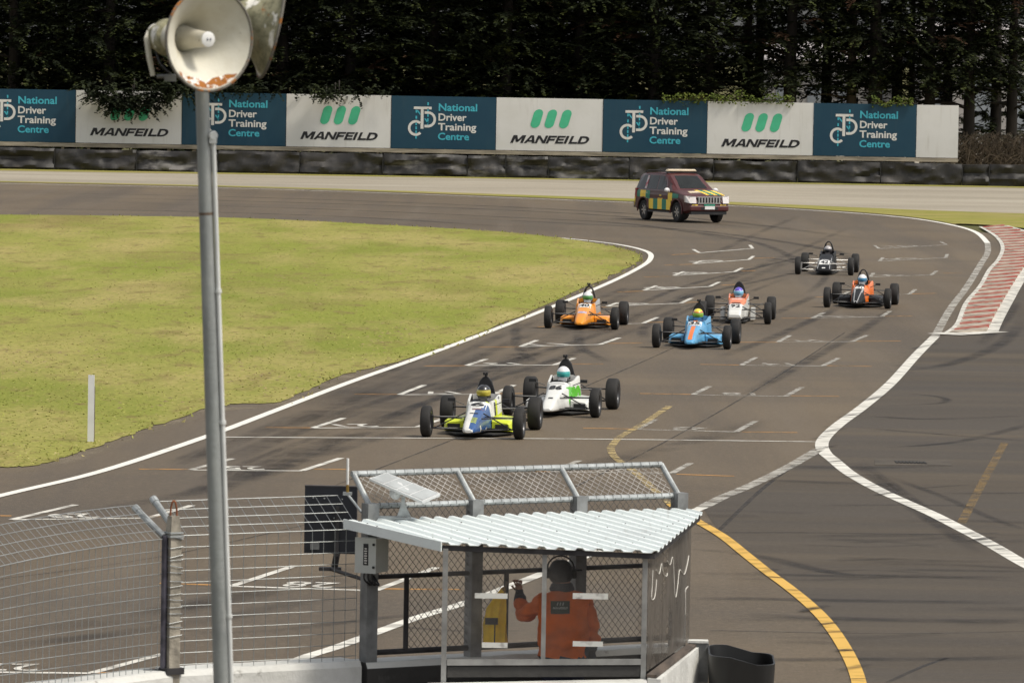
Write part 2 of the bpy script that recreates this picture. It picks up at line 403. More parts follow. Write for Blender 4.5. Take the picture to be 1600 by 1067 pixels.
# grid boxes: left end, right end, tip of left tick, tip of right tick, orange guide left / right, number
SLOTS = [
 ((-120, 1049), (142, 1052), (-20, 1020), (255, 1022), None, (150, 1051, 186, 1051.5), '27'),
 ((362, 916), (586, 923), (461, 884), (690, 884), (250, 911, 332, 914), (600, 920, 719, 921), '28'),
 ((19, 812), (232, 809.5), (118, 789), (300, 790), (-60, 805, 18, 806), (234, 807, 264, 807), '29'),
 ((298, 734.5), (472, 735.8), (363, 717), (533, 716), (217, 733, 296, 733.5), (491, 733, 545, 733.5), '25'),
 ((489, 669), (652, 667.5), (537, 653.5), (700, 652), (415, 668, 488, 668.5), (656, 666, 700, 666), '21'),
 ((624, 617), (773, 616), (663, 602), (803, 602), (554, 616, 623, 616.5), (776, 615, 830, 615), '17'),
 ((729, 571.5), (866, 570.5), (760, 561.5), (897, 560), (663, 572, 728, 571.5), (884, 569, 943, 569), '13'),
 ((813, 542), (938, 538.5), (839, 532), (968, 528), (749, 542.5, 812, 542), (950, 537, 1002, 536), '11'),
 ((884, 509), (1005, 505.5), (905, 500), (1030, 495), (840, 511, 882, 510), (1010, 504, 1052, 503), '09'),
 ((949, 479), (1064, 474), (966, 473), (1081, 466), (905, 481, 947, 480), (1069, 473, 1098, 472), '07'),
 ((1006, 454), (1109, 448), (1028, 446), (1126, 440), (966, 456.5, 1005, 455), (1127, 446, 1163, 444.5), '05'),
 ((1053, 431), (1148, 425), (1070, 424), (1161, 418), (1007, 433, 1052, 432), (1160, 424, 1180, 423), '03'),
 ((1084, 412.5), (1170, 406), (1096, 407.8), (1178, 400), (1039, 414.5, 1084, 413), (1178, 404, 1210, 403), '01'),
 ((1093, 395.5), (1176, 388.5), (1083, 390), (1171, 382.5), (1050, 398.5, 1092, 396), None, ''),
 ((862, 737), (1050, 739.5), (905, 720), (1079, 724), (800, 736, 860, 737), (1057, 741, 1147, 744), '26'),
 ((996, 671), (1150, 675), (1024, 655.5), (1181, 658), (911, 669, 994, 670.5), (1160, 675, 1246, 676), '22'),
 ((1083, 617), (1228, 619.5), (1109, 604), (1253, 605.5), (1000, 615, 1082, 616.5), (1236, 618.5, 1311, 619.5), '18'),
 ((1158, 571), (1286, 572), (1182, 558.5), (1310, 560), (1094, 569.5, 1157, 570.5), (1292, 571.5, 1362, 572.5), '14'),
 ((1215, 535), (1332, 534), (1237, 523), (1355, 524), (1154, 535, 1214, 535), (1338, 533.5, 1407, 533), '12'),
 ((1269, 497.5), (1378, 495), (1291, 487), (1393, 485), (1222, 497.5, 1268, 497.5), (1382, 494.5, 1425, 494), '10'),
 ((1312, 463.5), (1421, 460), (1330, 454), (1433, 450.5), (1275, 464.5, 1311, 463.5), (1424, 459.5, 1462, 458.5), '08'),
 ((1360, 433), (1455, 430), (1367, 424.5), (1467, 421), None, (1474, 427, 1504, 427), '06'),
 ((1374, 408.3), (1478, 403), (1381, 401.5), (1480, 397), None, None, '04'),
 ((1374, 389), (1479, 382.8), (1367, 384), (1469, 377.5), None, None, '02'),
]
for i, (a, b, ta, tb, ol, orr, num) in enumerate(SLOTS):
    A, B, TA, TB = (G(*q) for q in (a, b, ta, tb))
    m = white_worn if i < 14 else white_faint
    if i in (3, 4, 5): m = white_worn
    mb = MB(); u = (B - A).normalized(); 
    nseg = 10
    mb.ribbon([A.lerp(B, k / nseg) for k in range(nseg + 1)], .135)
    for p, q in ((A, TA), (B, TB)):
        d = q - p
        if d.length > 3.2: q = p + d.normalized() * 3.2
        mb.ribbon([p.lerp(q, k / 4) + Vector((0, 0, .002)) for k in range(5)], .11)
    if num:
        c = (A + B) / 2; v = Vector((-u.y, u.x, 0)); Lw = (B - A).length
        fw = .36 * Lw
        def fm(x, y): return c + u * (-x) + v * (.80 - y) + Vector((0, 0, .004))   # reads towards oncoming cars
        put_text(mb, num, (-fw / 2, fw / 2, 0, .68), fm, .012)
    o = mb.build('grid_box', m, track); o.location.z = .006
    om = MB()
    for g in (ol, orr):
        if g: om.ribbon([G(g[0], g[1]).lerp(G(g[2], g[3]), k / 4) for k in range(5)], .12)
    if om.v: o = om.build('grid_guide_line', orange_paint, track); o.location.z = .005

# rubber laid on the asphalt
SKIDS = [([(806, 500), (806, 522), (808, 540), (818, 553), (836, 567)], .2), ([(906, 512), (904, 530), (908, 544), (922, 552), (950, 567)], .22),
 ([(1300, 412), (1240, 427), (1174, 442), (1118, 454), (1071, 465), (1057, 474), (1063, 483)], .22), ([(1290, 396), (1240, 405), (1160, 424), (1085, 443), (1030, 462), (968, 489)], .2),
 ([(1206, 492), (1240, 477), (1275, 462)], .25), ([(1006, 530), (1004, 517), (1014, 506), (1045, 489), (1120, 462)], .22),
 ([(480, 660), (600, 624), (720, 588), (860, 545), (980, 510)], .22), ([(560, 668), (690, 620), (800, 583), (900, 552)], .2),
 ([(640, 622), (720, 594), (800, 566), (850, 547)], .25), ([(1120, 560), (1200, 530), (1280, 495), (1330, 470)], .25),
 ([(1160, 620), (1260, 565), (1340, 520), (1400, 480)], .25), ([(1180, 400), (1240, 410), (1290, 430), (1260, 460)], .2),
 ([(980, 352), (1150, 372), (1230, 398), (1250, 420)], .3), ([(700, 340), (900, 350), (1100, 362), (1300, 392), (1340, 420)], .45),
 ([(200, 318), (500, 327), (800, 340), (1000, 352), (1180, 380)], .5), ([(100, 308), (500, 318), (900, 334), (1200, 358)], .6), ([(0, 300), (400, 309), (800, 324), (1100, 343), (1360, 375)], .6),
 ([(0, 325), (300, 331), (560, 340), (800, 355)], .5)]
for px, wd in SKIDS:
    o = soft('skid_mark', px, wd, rubber_mark, .004, track, 6)
PSK = [([(1400, 615), (1440, 617), (1470, 621), (1479, 626), (1462, 631), (1374, 634)], .16), ([(1331, 722), (1375, 752), (1425, 792), (1480, 830), (1530, 866)], .2), ([(1345, 722), (1385, 750), (1440, 790), (1500, 830)], .14),
 ([(1380, 742), (1470, 775), (1545, 808), (1600, 828)], .14), ([(1075, 857), (1180, 868), (1300, 895), (1400, 900), (1600, 908)], .25), ([(1250, 720), (1190, 765), (1122, 830)], .07),
 ([(1075, 895), (1250, 899), (1420, 902), (1600, 902)], .30), ([(1080, 935), (1200, 936), (1400, 940), (1600, 942)], .35), ([(1100, 1032), (1300, 1030), (1470, 1030), (1620, 1026)], .3), ([(1110, 832), (1240, 832), (1420, 835), (1560, 833)], .08),
 ([(1385, 1067), (1440, 1042), (1480, 1028)], .06), ([(1150, 960), (1350, 968), (1600, 972)], .4), ([(1400, 580), (1480, 570), (1560, 540), (1600, 500)], .3), ([(1360, 650), (1450, 655), (1600, 650)], .3), ([(1340, 668), (1460, 678), (1610, 690)], .25), ([(1380, 700), (1500, 690), (1620, 660)], .2), ([(1530, 540), (1570, 500), (1590, 470)], .25)]
for px, wd in PSK:
    soft('skid_mark', px, wd, rubber_mark, .005, pit, 5) if wd > .1 else line('tar_seam', px, wd, crack_m, .005, pit, 5)
NSK = [([(0, 985), (150, 972), (300, 945), (480, 905), (640, 868)], .5), ([(0, 1010), (180, 990), (330, 968), (520, 930)], .35), ([(250, 960), (400, 930), (560, 900)], .4), ([(130, 800), (300, 770), (420, 735), (560, 690)], .35),
 ([(180, 960), (300, 985), (420, 985), (600, 965), (700, 955)], .2), ([(590, 975), (700, 985), (830, 985)], .15), ([(330, 770), (540, 700), (700, 650)], .3), ([(700, 760), (900, 730), (1080, 690), (1200, 655)], .5)]
for px, wd in NSK: soft('skid_mark', px, wd, rubber_soft, .003, track, 5)
rs_ = random.Random(12)
for k in range(46):                        # many faint lines of rubber along the direction of travel
    t = rs_.random(); x0 = 250 + 900 * t; y0 = 745 - 330 * t + rs_.uniform(-30, 60); L = rs_.uniform(90, 260); sl = -.42 + rs_.uniform(-.06, .06)
    soft('skid_mark', [(x0, y0), (x0 + L * .5, y0 + L * .5 * sl + rs_.uniform(-3, 3)), (x0 + L, y0 + L * sl)], rs_.uniform(.15, .4), rubber_soft, .0025, track, 4)
for k in range(26):
    x0 = rs_.uniform(1080, 1500); y0 = rs_.uniform(720, 1060); L = rs_.uniform(80, 300)
    soft('skid_mark', [(x0, y0), (x0 + L * .5, y0 + rs_.uniform(-5, 5)), (x0 + L, y0 + rs_.uniform(-8, 8))], rs_.uniform(.12, .5), rubber_soft, .0075, pit, 4)
for px in ([(520, 760), (700, 690), (900, 610), (1060, 540), (1200, 470)], [(900, 760), (1040, 690), (1180, 610), (1320, 520)], [(1085, 834), (1300, 833), (1600, 836)], [(1110, 985), (1400, 990), (1620, 986)], [(0, 905), (250, 870), (520, 810)]): line('tar_seam', px, .035, crack_m, .0055, track, 5)

# dust thrown on the asphalt along the grass, and short marks where tyres crossed the painted lines
for px, wd in (([(-60, 740), (40, 733), (110, 714), (206, 680), (317, 643), (436, 631), (540, 588), (700, 543), (850, 481), (955, 433)], .55), ([(0, 290), (400, 299), (800, 313), (1140, 326)], .7)): soft('edge_dust', px, wd, dust_m, .0015, track, 5)
cross = random.Random(3)
for lst, par, n_ in ((YELLOW[5:], track, 26), (LINE_FAR[21:31], pit, 26), (LINE_FAR[15:21], track, 16), (PITLINE, track, 8)):
    sp_ = spline2(lst, 5)
    for k in range(n_):
        x, y = cross.choice(sp_); L = cross.uniform(8, 26); a = cross.uniform(-.25, .12)
        soft('skid_mark', [(x - L, y - L * a), (x, y), (x + L, y + L * a)], cross.uniform(.05, .16), rubber_mark, .0125 + .0002 * k, par, 4)

# drain in the pit lane
dr = empty('drain_grate', G(1423, 723), 0, 'slotted iron drain grate set in a concrete strip in the pit lane', 'drain')
conc = mat('concrete', (.24, .22, .19), .9, var=.25, scale=3, bump=.4, bscale=20)
iron = mat('dark_iron', (.03, .028, .026), .7, .5, var=.3, scale=6)
a, b, c, d = G(1366, 717), G(1486, 719), G(1487, 728), G(1367, 727)
mb = MB(); mb.slab([a, b, c, d], .004, .010); mb.build('concrete_strip', 'concrete', dr, True).data.materials[0] = mat('dark_concrete', (.062, .05, .037), .9, var=.3, scale=2)
p0, p1 = G(1401, 723), G(1445, 724)
for k in range(9):
    p = p0.lerp(p1, k / 8); mb = MB(); mb.box((p.x, p.y, .014), (.035, .42, .012)); mb.build('slot_bar', 'dark_iron', dr, True)

# red and white kerb on the outside of the bend
KI = [(1478, 522), (1496, 508), (1510, 475), (1532, 448), (1546, 423), (1560, 407), (1567, 388), (1557, 371), (1532, 355)]
KO = [(1546, 519), (1556, 498), (1573, 468), (1587, 444), (1602, 421), (1616, 402), (1622, 385), (1612, 368), (1568, 353.5)]
ki = gp(spline2(KI, 12)); ko = gp(spline2(KO, 12))
def resample(pts, n):
    L = [0]
    for i in range(1, len(pts)): L.append(L[-1] + (pts[i] - pts[i - 1]).length)
    out = []
    for k in range(n + 1):
        t = L[-1] * k / n; i = 1
        while i < len(L) - 1 and L[i] < t: i += 1
        s_ = (t - L[i - 1]) / max(L[i] - L[i - 1], 1e-6); out.append(pts[i - 1].lerp(pts[i], s_))
    return out
NK = 60
ki = resample(ki, NK); ko = resample(ko, NK)
kerb_red = mat('kerb_red', (.30, .050, .035), .85, c2=(.30, .19, .14), scale=2.6, lo=.42, hi=.66, bump=.4, detail=8)
kerb_white = mat('kerb_white', (.44, .38, .31), .9, c2=(.13, .105, .08), scale=2.4, lo=.40, hi=.66, bump=.4, detail=8)
kerb = empty('kerb', ki[0], 0, 'weathered red and white striped kerb on the outside of the bend', 'kerb')
mb = MB(); lo_, hi_ = [], []
base = MB()
for i in range(NK):
    base.add([ki[i] + Vector((0, 0, .014)), ko[i] + Vector((0, 0, .014)), ko[i + 1] + Vector((0, 0, .014)), ki[i + 1] + Vector((0, 0, .014))], [(0, 1, 2, 3)])
base.build('kerb_base', 'kerb_white', kerb, True)
for i in range(NK):
    a, b, c, d = ki[i], ko[i], ko[i + 1], ki[i + 1]
    e = .10 if i % 2 else .0
    a, d = a.lerp(b, .05), d.lerp(c, .05); b, c = b.lerp(a, .07), c.lerp(d, .07)
    k0 = .24 if i % 2 else .03; mid = [a.lerp(d, k0), b.lerp(c, k0), b.lerp(c, 1 - k0), a.lerp(d, 1 - k0)]
    h = .055 if i % 2 else .035
    vs = [p + Vector((0, 0, .010)) for p in mid] + [mid[0] + Vector((0, 0, .03)), mid[1] + Vector((0, 0, h + .03)), mid[2] + Vector((0, 0, h + .03)), mid[3] + Vector((0, 0, .03))]
    m2 = MB(); m2.add(vs, [(3, 2, 1, 0), (4, 5, 6, 7), (0, 1, 5, 4), (1, 2, 6, 5), (2, 3, 7, 6), (3, 0, 4, 7)])
    m2.build('kerb_block', 'kerb_red' if i % 2 else 'kerb_white', kerb, True)
for pts, wdt, nm in ((ko, .42, 'kerb_border'), (ki, .14, 'kerb_border')):
    m2 = MB(); m2.ribbon([p + Vector((0, 0, .024)) for p in pts], wdt); m2.build(nm, white_worn, kerb, True)
m2 = MB(); m2.ribbon([(G(1475, 524)).lerp(G(1550, 519), k / 6) + Vector((0, 0, .026)) for k in range(7)], .9); m2.build('kerb_border', white_worn, kerb, True)

# grass blades and clods of turned earth on the infield: too many to count
def inside(x, y, poly):
    r = False; j = len(poly) - 1
    for i in range(len(poly)):
        xi, yi = poly[i]; xj, yj = poly[j]
        if (yi > y) != (yj > y) and x < (xj - xi) * (y - yi) / (yj - yi) + xi: r = not r
        j = i
    return r
blade = MB(); clod = MB(); nb = 0
while nb < 15000:
    x = random.uniform(-60, 1004); y = random.uniform(337, 734); p = G(x, y)
    if not inside(p.x, p.y, GRASS_POLY): continue
    nb += 1
    h = random.uniform(.006, .018) * (1 + .6 * noise.noise(p * .25)); a = random.uniform(0, 6.28); ww = random.uniform(.012, .03)
    dx, dy = math.cos(a) * ww, math.sin(a) * ww
    blade.add([(p.x - dx, p.y - dy, .011), (p.x + dx, p.y + dy, .011), (p.x + random.uniform(-.04, .04), p.y + random.uniform(-.04, .04), .012 + h)], [(0, 1, 2)], random.choice((0, 0, 1, 2)))
nb = 0
while nb < 800:
    x = random.uniform(-40, 1000); y = random.uniform(342, 640); p = G(x, y)
    if not inside(p.x, p.y, GRASS_POLY): continue
    if noise.noise(Vector((x * .006, y * .02, 2.2))) + random.uniform(-.22, .22) < .14: continue
    nb += 1
    r = random.uniform(.015, .05); c = Vector((p.x, p.y, .012)); k = len(clod.v)
    vs = [c + Vector((math.cos(q * 1.2566 + nb) * r * random.uniform(.7, 1.6), math.sin(q * 1.2566 + nb) * r * random.uniform(.7, 1.6), 0)) for q in range(5)] + [c + Vector((random.uniform(-.02, .02), 0, r * random.uniform(.25, .6)))]
    clod.add(vs, [(q, (q + 1) % 5, 5) for q in range(5)])
bl = [mat('blade_green', (.24, .255, .045), .8, var=.3, scale=1), mat('blade_lime', (.30, .30, .065), .8, var=.3, scale=1), mat('blade_straw', (.33, .28, .11), .8, var=.3, scale=1)]
tag(blade.build('grass_blades', bl, fix=False), 'short mown grass blades covering the infield', 'grass', kind='stuff')
tag(clod.build('earth_clods', mat('clod', (.22, .17, .075), .95, var=.3, scale=3)), 'scattered brown clods of earth lying on the infield grass', 'earth', kind='stuff')
# tufts along the ragged asphalt edge and on the verges
tuft = MB()
for px, sp in ((gr_edge, 1), ([(x, 283.7 + x * .0195 + .000011 * x * x) for x in range(0, 1180, 6)], 1), ([(x, 264.5 + x * .0175) for x in range(0, 1600, 4)], 1)):
    g = gp(px)
    for i in range(len(g) - 1):
        L = (g[i + 1] - g[i]).length
        for k in range(min(int(L * 4), 50)):
            p = g[i].lerp(g[i + 1], random.random()) + Vector((random.uniform(-.25, .25), random.uniform(-.5, .5), 0))
            h = random.uniform(.02, .08); a = random.uniform(0, 6.28); ww = random.uniform(.02, .05)
            dx, dy = math.cos(a) * ww, math.sin(a) * ww
            tuft.add([(p.x - dx, p.y - dy, .0), (p.x + dx, p.y + dy, .0), (p.x + random.uniform(-.05, .05), p.y, h)], [(0, 1, 2)], random.choice((0, 1, 2)))
tag(tuft.build('edge_tufts', bl, fix=False), 'longer grass tufts along the edges of asphalt and gravel', 'grass', kind='stuff')
# ================================================================== FAR SIDE: barrier, billboards, trees
YB = 284.5
bar_m = [layered('rubber_belt_%d' % k, (.030, .028, .027), [
    ((.014, .013, .013), .7, .4, .6, .9, None),
    (((.19, .18, .17) if k == 1 else (.055, .05, .047)), 1.3 if k == 1 else .8, .50 if k == 1 else .52, .66, .85, (.45, 1, 1.5)),
    ((.10, .085, .065), 3, .58, .74, .5, (.6, 1, 1))], rough=.55, bump=.7, bscale=3, spec=.4) for k in range(3)]
BX = [-60, 85, 213, 340, 468, 598, 730, 790, 857, 983, 1115, 1247, 1376, 1504, 1546, 1640, 1760]
wear = [0, 0, 1, 0, 0, 1, 1, 1, 1, 0, 0, 2, 0, 0, 0, 0]
BLAB = ['matt black belt-wrapped tyre barrier section under the leftmost blue billboard', 'smooth black tyre barrier section below the leftmost white billboard', 'grey scuffed tyre barrier section just left of the loudspeaker pole',
 'creased black tyre barrier section just right of the loudspeaker pole', 'dark tyre barrier section under the second white billboard', 'long silver scuffed tyre barrier section under the third blue billboard', 'short scuffed barrier section, left one of the two short ones',
 'short scuffed barrier section, right one of the two short ones', 'long grey streaked barrier section just left of the off-road vehicle', 'black tyre barrier section directly behind the off-road vehicle', 'dented black barrier section just right of the off-road vehicle',
 'brown dusty barrier section below the rightmost blue billboard', 'black barrier section below the blank white billboard', 'short black barrier section right of the blank white billboard', 'black barrier section at the right edge of the picture', 'black barrier section beyond the right edge of the picture']
for i in range(len(BX) - 1):
    a = D(BX[i], 270, YB); b = D(BX[i + 1], 270, YB); x0, x1 = a.x + .03, b.x - .03
    if i == len(BX) - 2: break
    mb = MB(); nx = max(4, int((x1 - x0) / .16)); nz = 6; H0 = 1.06 + random.uniform(-.04, .05)
    prof = [(0.02, 0), (-.05, .12), (-.03, H0 * .22), (-.02, H0 * .35), (.02, H0 * .48), (.03, H0 * .6), (.0, H0 * .74), (-.02, H0 * .88), (.03, H0), (.7, H0), (.75, 0)]
    np_ = len(prof)
    for k in range(nx + 1):
        x = x0 + (x1 - x0) * k / nx
        for j, (dy, z) in enumerate(prof):
            q = noise.noise(Vector((x * 1.1, z * 2.6, i * 3.1))) * .20 + noise.noise(Vector((x * 2.9, z * 4, i))) * .10
            e = .06 if k in (0, nx) else 0
            mb.v.append((x, YB + dy + (q if j < 9 else 0) + e, z + (noise.noise(Vector((x * .7, 0, i))) * .06 if j in (7, 8, 9) else 0)))
    for k in range(nx):
        for j in range(np_ - 1): mb.f.append((k * np_ + j, (k + 1) * np_ + j, (k + 1) * np_ + j + 1, k * np_ + j + 1)); mb.m.append(0)
    mb.f.append(tuple(range(np_))); mb.m.append(0); mb.f.append(tuple(nx * np_ + j for j in range(np_))); mb.m.append(0)
    o = empty('tyre_barrier', ((x0 + x1) / 2, YB, 0), 0, BLAB[i], 'barrier', 'belt-wrapped tyre barrier sections')
    mb.build('belt_sheet', bar_m[wear[i]], o, True, True)
    st = MB(); st.box((x1 + .03, YB + .06, .53), (.05, .1, 1.0)); st.build('joint_strap', mat('strap', (.012, .012, .012), .6), o, True)

YS = 287.5
sign_blue = layered('sign_blue', (.010, .048, .082), [((.016, .058, .090), .5, .42, .62, .7, None), ((.035, .065, .085), 1.6, .56, .74, .45, (2.5, 1, .25))], rough=.5, bump=.12, bscale=.8)
sign_white = layered('sign_white', (.68, .67, .64), [((.61, .60, .56), .5, .42, .62, .7, None), ((.44, .41, .36), 1.6, .56, .76, .45, (2.5, 1, .25))], rough=.5, bump=.12, bscale=.8)
sign_cyan = mat('sign_cyan', (.05, .40, .50), .5, var=.05)
sign_green = mat('sign_green', (.06, .46, .25), .5, var=.05)
sign_black = mat('sign_black', (.010, .010, .012), .5, var=.05)
plank_m = mat('weathered_plank', (.30, .26, .20), .9, var=.35, scale=3, stretch=(.3, 1, 3), bump=.4)
post_m = mat('timber_post', (.16, .13, .10), .9, var=.3, scale=3)
PXE = [-46, 118, 284, 447, 611, 775, 942, 1105, 1271, 1432, 1498]
KIND = 'bwbwbwbwbx'
SL = ['blue driver training billboard cut by the left edge of the picture', 'white billboard with green logo half hidden by drooping branches', 'blue driver training billboard behind the loudspeaker pole', 'white billboard with its green pills touched by a branch tip, right of the pole',
 'blue driver training billboard with its top edge in tree shade', 'white billboard at the middle of the row, fully clear of branches', 'blue driver training billboard above the off-road vehicle', 'white billboard with ivy creeping over its top edge', 'rightmost blue driver training billboard with an ivy sprig on top', 'narrow blank white billboard at the right end of the row']
s_px = F / YS
z_top = D(800, 153, YS).z; z_bot = D(800, 235, YS).z
def arc(mb, c, r, wd, a0, a1, f, n=18, mi=0):
    vs = []
    for k in range(n + 1):
        a = R(a0 + (a1 - a0) * k / n)
        for rr in (r - wd / 2, r + wd / 2): vs.append(f(c[0] + math.cos(a) * rr, c[1] + math.sin(a) * rr))
    mb.add(vs, [(2 * k, 2 * k + 1, 2 * k + 3, 2 * k + 2) for k in range(n)], mi)
def quad(mb, pts, f, mi=0): mb.add([f(*p) for p in pts], [tuple(range(len(pts)))], mi)
def barc(r0x, r0y, r1x, r1y, n=8):
    out = []
    for k in range(n):
        a0, a1 = (-math.pi / 2 + math.pi * k / n), (-math.pi / 2 + math.pi * (k + 1) / n)
        out.append([(.45 + math.cos(a0) * r0x, .5 + math.sin(a0) * r0y), (.45 + math.cos(a0) * r1x, .5 + math.sin(a0) * r1y), (.45 + math.cos(a1) * r1x, .5 + math.sin(a1) * r1y), (.45 + math.cos(a1) * r0x, .5 + math.sin(a1) * r0y)])
    return out
GLYPH = {'M': [[(0, 0), (0, 1), (.22, 1), (.22, 0)], [(.78, 0), (.78, 1), (1, 1), (1, 0)], [(.22, 1), (.30, 1), (.56, .25), (.44, .08), (.22, .60)], [(.78, 1), (.70, 1), (.44, .25), (.56, .08), (.78, .60)]],
 'A': [[(0, 0), (.36, 1), (.56, 1), (.26, 0)], [(1, 0), (.66, 1), (.46, 1), (.74, 0)], [(.28, .18), (.34, .40), (.68, .40), (.74, .18)]],
 'N': [[(0, 0), (0, 1), (.24, 1), (.24, 0)], [(.76, 0), (.76, 1), (1, 1), (1, 0)], [(.24, 1), (.76, .34), (.76, 0), (.24, .66)]],
 'F': [[(0, 0), (0, 1), (.3, 1), (.3, 0)], [(.3, 1), (1, 1), (1, .76), (.3, .76)], [(.3, .60), (.9, .60), (.9, .36), (.3, .36)]],
 'E': [[(0, 0), (0, 1), (.3, 1), (.3, 0)], [(.3, 1), (1, 1), (1, .77), (.3, .77)], [(.3, .61), (.92, .61), (.92, .39), (.3, .39)], [(.3, .23), (1, .23), (1, 0), (.3, 0)]],
 'I': [[(0, 0), (0, 1), (.7, 1), (.7, 0)]], 'L': [[(0, 0), (0, 1), (.3, 1), (.3, 0)], [(.3, .25), (1, .25), (1, 0), (.3, 0)]],
 'D': [[(0, 0), (0, 1), (.25, 1), (.25, 0)], [(.25, 1), (.46, 1), (.46, .77), (.25, .77)], [(.25, 0), (.46, 0), (.46, .23), (.25, .23)]] + barc(.28, .27, .55, .5)}
for i, kd in enumerate(KIND):
    X0 = D(PXE[i], 195, YS).x + .012; X1 = D(PXE[i + 1], 195, YS).x - .012; wd = X1 - X0; ht = z_top - z_bot
    dy = .02 * (i % 2) + random.uniform(-.01, .01)
    o = empty('billboard', ((X0 + X1) / 2, YS, 0), 0, SL[i], 'billboard', 'billboards in a row behind the tyre barrier')
    mb = MB(); mb.box(((X0 + X1) / 2, YS + dy + .03, (z_top + z_bot) / 2), (wd, .05, ht))
    mb.build('panel', sign_blue if kd == 'b' else sign_white, o, True)
    mb = MB(); mb.box(((X0 + X1) / 2, YS + .03, z_bot - .12), (wd + .02, .07, .20)); mb.build('base_board', 'weathered_plank', o, True)
    for q in (.12, .88):
        mb = MB(); mb.box((X0 + wd * q, YS + .16, z_top / 2 - .05), (.14, .14, z_top - .1)); mb.build('post', 'timber_post', o, True)
    Yf = YS + dy + .005 - .012
    def f(x, y): return Vector((X0 + x / 164 * wd, Yf, z_top - y / 82 * ht))      # sign drawn on a 164 x 82 sheet
    if kd == 'b':
        m1 = MB(); m2 = MB()
        quad(m1, [(35, 16.5), (63, 16.5), (63, 20.5), (35, 20.5)], f); quad(m1, [(46, 20.5), (50.5, 20.5), (50.5, 51), (46, 51)], f)
        arc(m1, (57.5, 36.2), 10.6, 4, -90, 90, f); quad(m1, [(52, 23.6), (57.6, 23.6), (57.6, 27.6), (52, 27.6)], f); quad(m1, [(52, 44.8), (57.6, 44.8), (57.6, 48.8), (52, 48.8)], f)
        arc(m1, (38.5, 50), 10.3, 4, 45, 312, f, 24)
        for y0 in (21.5, 31, 41, 47.5, 54, 62): quad(m2, [(38, y0), (40.2, y0), (40.2, y0 + 4.6), (38, y0 + 4.6)], f)
        for y0 in (9.5, 19, 27.5, 34.5, 40): quad(m2, [(56.2, y0), (58.4, y0), (58.4, y0 + 4.6), (56.2, y0 + 4.6)], f)
        quad(m2, [(39, 22), (41.5, 22), (45.4, 27), (45.4, 30)], f); quad(m2, [(51.5, 35), (54, 35), (58.2, 41.5), (58.2, 44.6)], f)
        for wrd, bxx, cp, mm in (('National', (74, 134.5, 22.6, 11.0), 'N', 'sign_cyan'), ('Driver', (74, 118, 38, 26.6), 'D', 'sign_white'), ('Training', (73.5, 133.5, 53, 41.6), 'T', 'sign_white'), ('Centre', (73.5, 122.5, 68, 56.6), 'C', 'sign_cyan')):
            m3 = MB(); put_text(m3, wrd, bxx, f, .022, cap=cp); m3.build('lettering', mm, o, True, fix=False)
        m1.build('emblem', 'sign_white', o, True, fix=False); m2.build('emblem_dashes', 'sign_cyan', o, True, fix=False)['kind'] = 'stuff'
    if kd == 'w':
        for cx in (62.5, 84, 106.5):
            m1 = MB(); pts = []; sl = .26
            for k in range(20):
                a = 2 * math.pi * k / 20; x = 7.4 * math.cos(a); y = 7.4 * math.sin(a) + (7.2 if math.sin(a) > 0 else -7.2)
                pts.append((cx + x - y * sl, 32 + y))
            quad(m1, pts, f); m1.build('emblem_pill', 'sign_green', o, True, fix=False)
        for k, (ch, x0, x1) in enumerate(zip('MANFEILD', (0, 20.5, 37.5, 54.5, 68.5, 82, 89.5, 103), (19.5, 37.5, 53.5, 67.5, 81, 88, 102.5, 119))):
            m1 = MB()
            for pc in GLYPH[ch]: quad(m1, [(22 + x0 + px_ * (x1 - x0) + py_ * 5.2, 70.5 - py_ * 12.2) for px_, py_ in pc], f)
            m1.build('letter', 'sign_black', o, True, fix=False)

# ---- foliage
def leaf_mat(name, cs):
    m = layered(name, cs[0], [(cs[1], .35, .42, .62, .9, None), (cs[2], 1.1, .52, .7, .85, None)], rough=.8, bump=0, spec=.15)
    return m
dark_leaf = leaf_mat('cypress_leaf', [(.012, .016, .0075), (.023, .030, .012), (.040, .050, .017)])
lit_tip_leaf = leaf_mat('cypress_lit_tip', [(.026, .034, .010), (.050, .062, .016), (.085, .095, .024)])  # lit tips: light on the spray ends is painted as a paler leaf colour
brown_leaf = leaf_mat('dead_leaf', [(.050, .028, .016), (.080, .042, .024), (.036, .026, .014)])
pine_leaf = leaf_mat('pine_leaf', [(.009, .012, .005), (.020, .026, .009), (.042, .050, .015)])
ivy_leaf = leaf_mat('ivy_leaf', [(.06, .085, .016), (.10, .13, .025), (.15, .16, .03)])
bark_m = mat('bark', (.020, .015, .0115), .95, var=.4, scale=2.5, stretch=(1, 1, .25), bump=.8, bscale=8)
bark_l = mat('pale_bark', (.095, .072, .054), .95, var=.35, scale=2.5, stretch=(1, 1, .25), bump=.8, bscale=8)

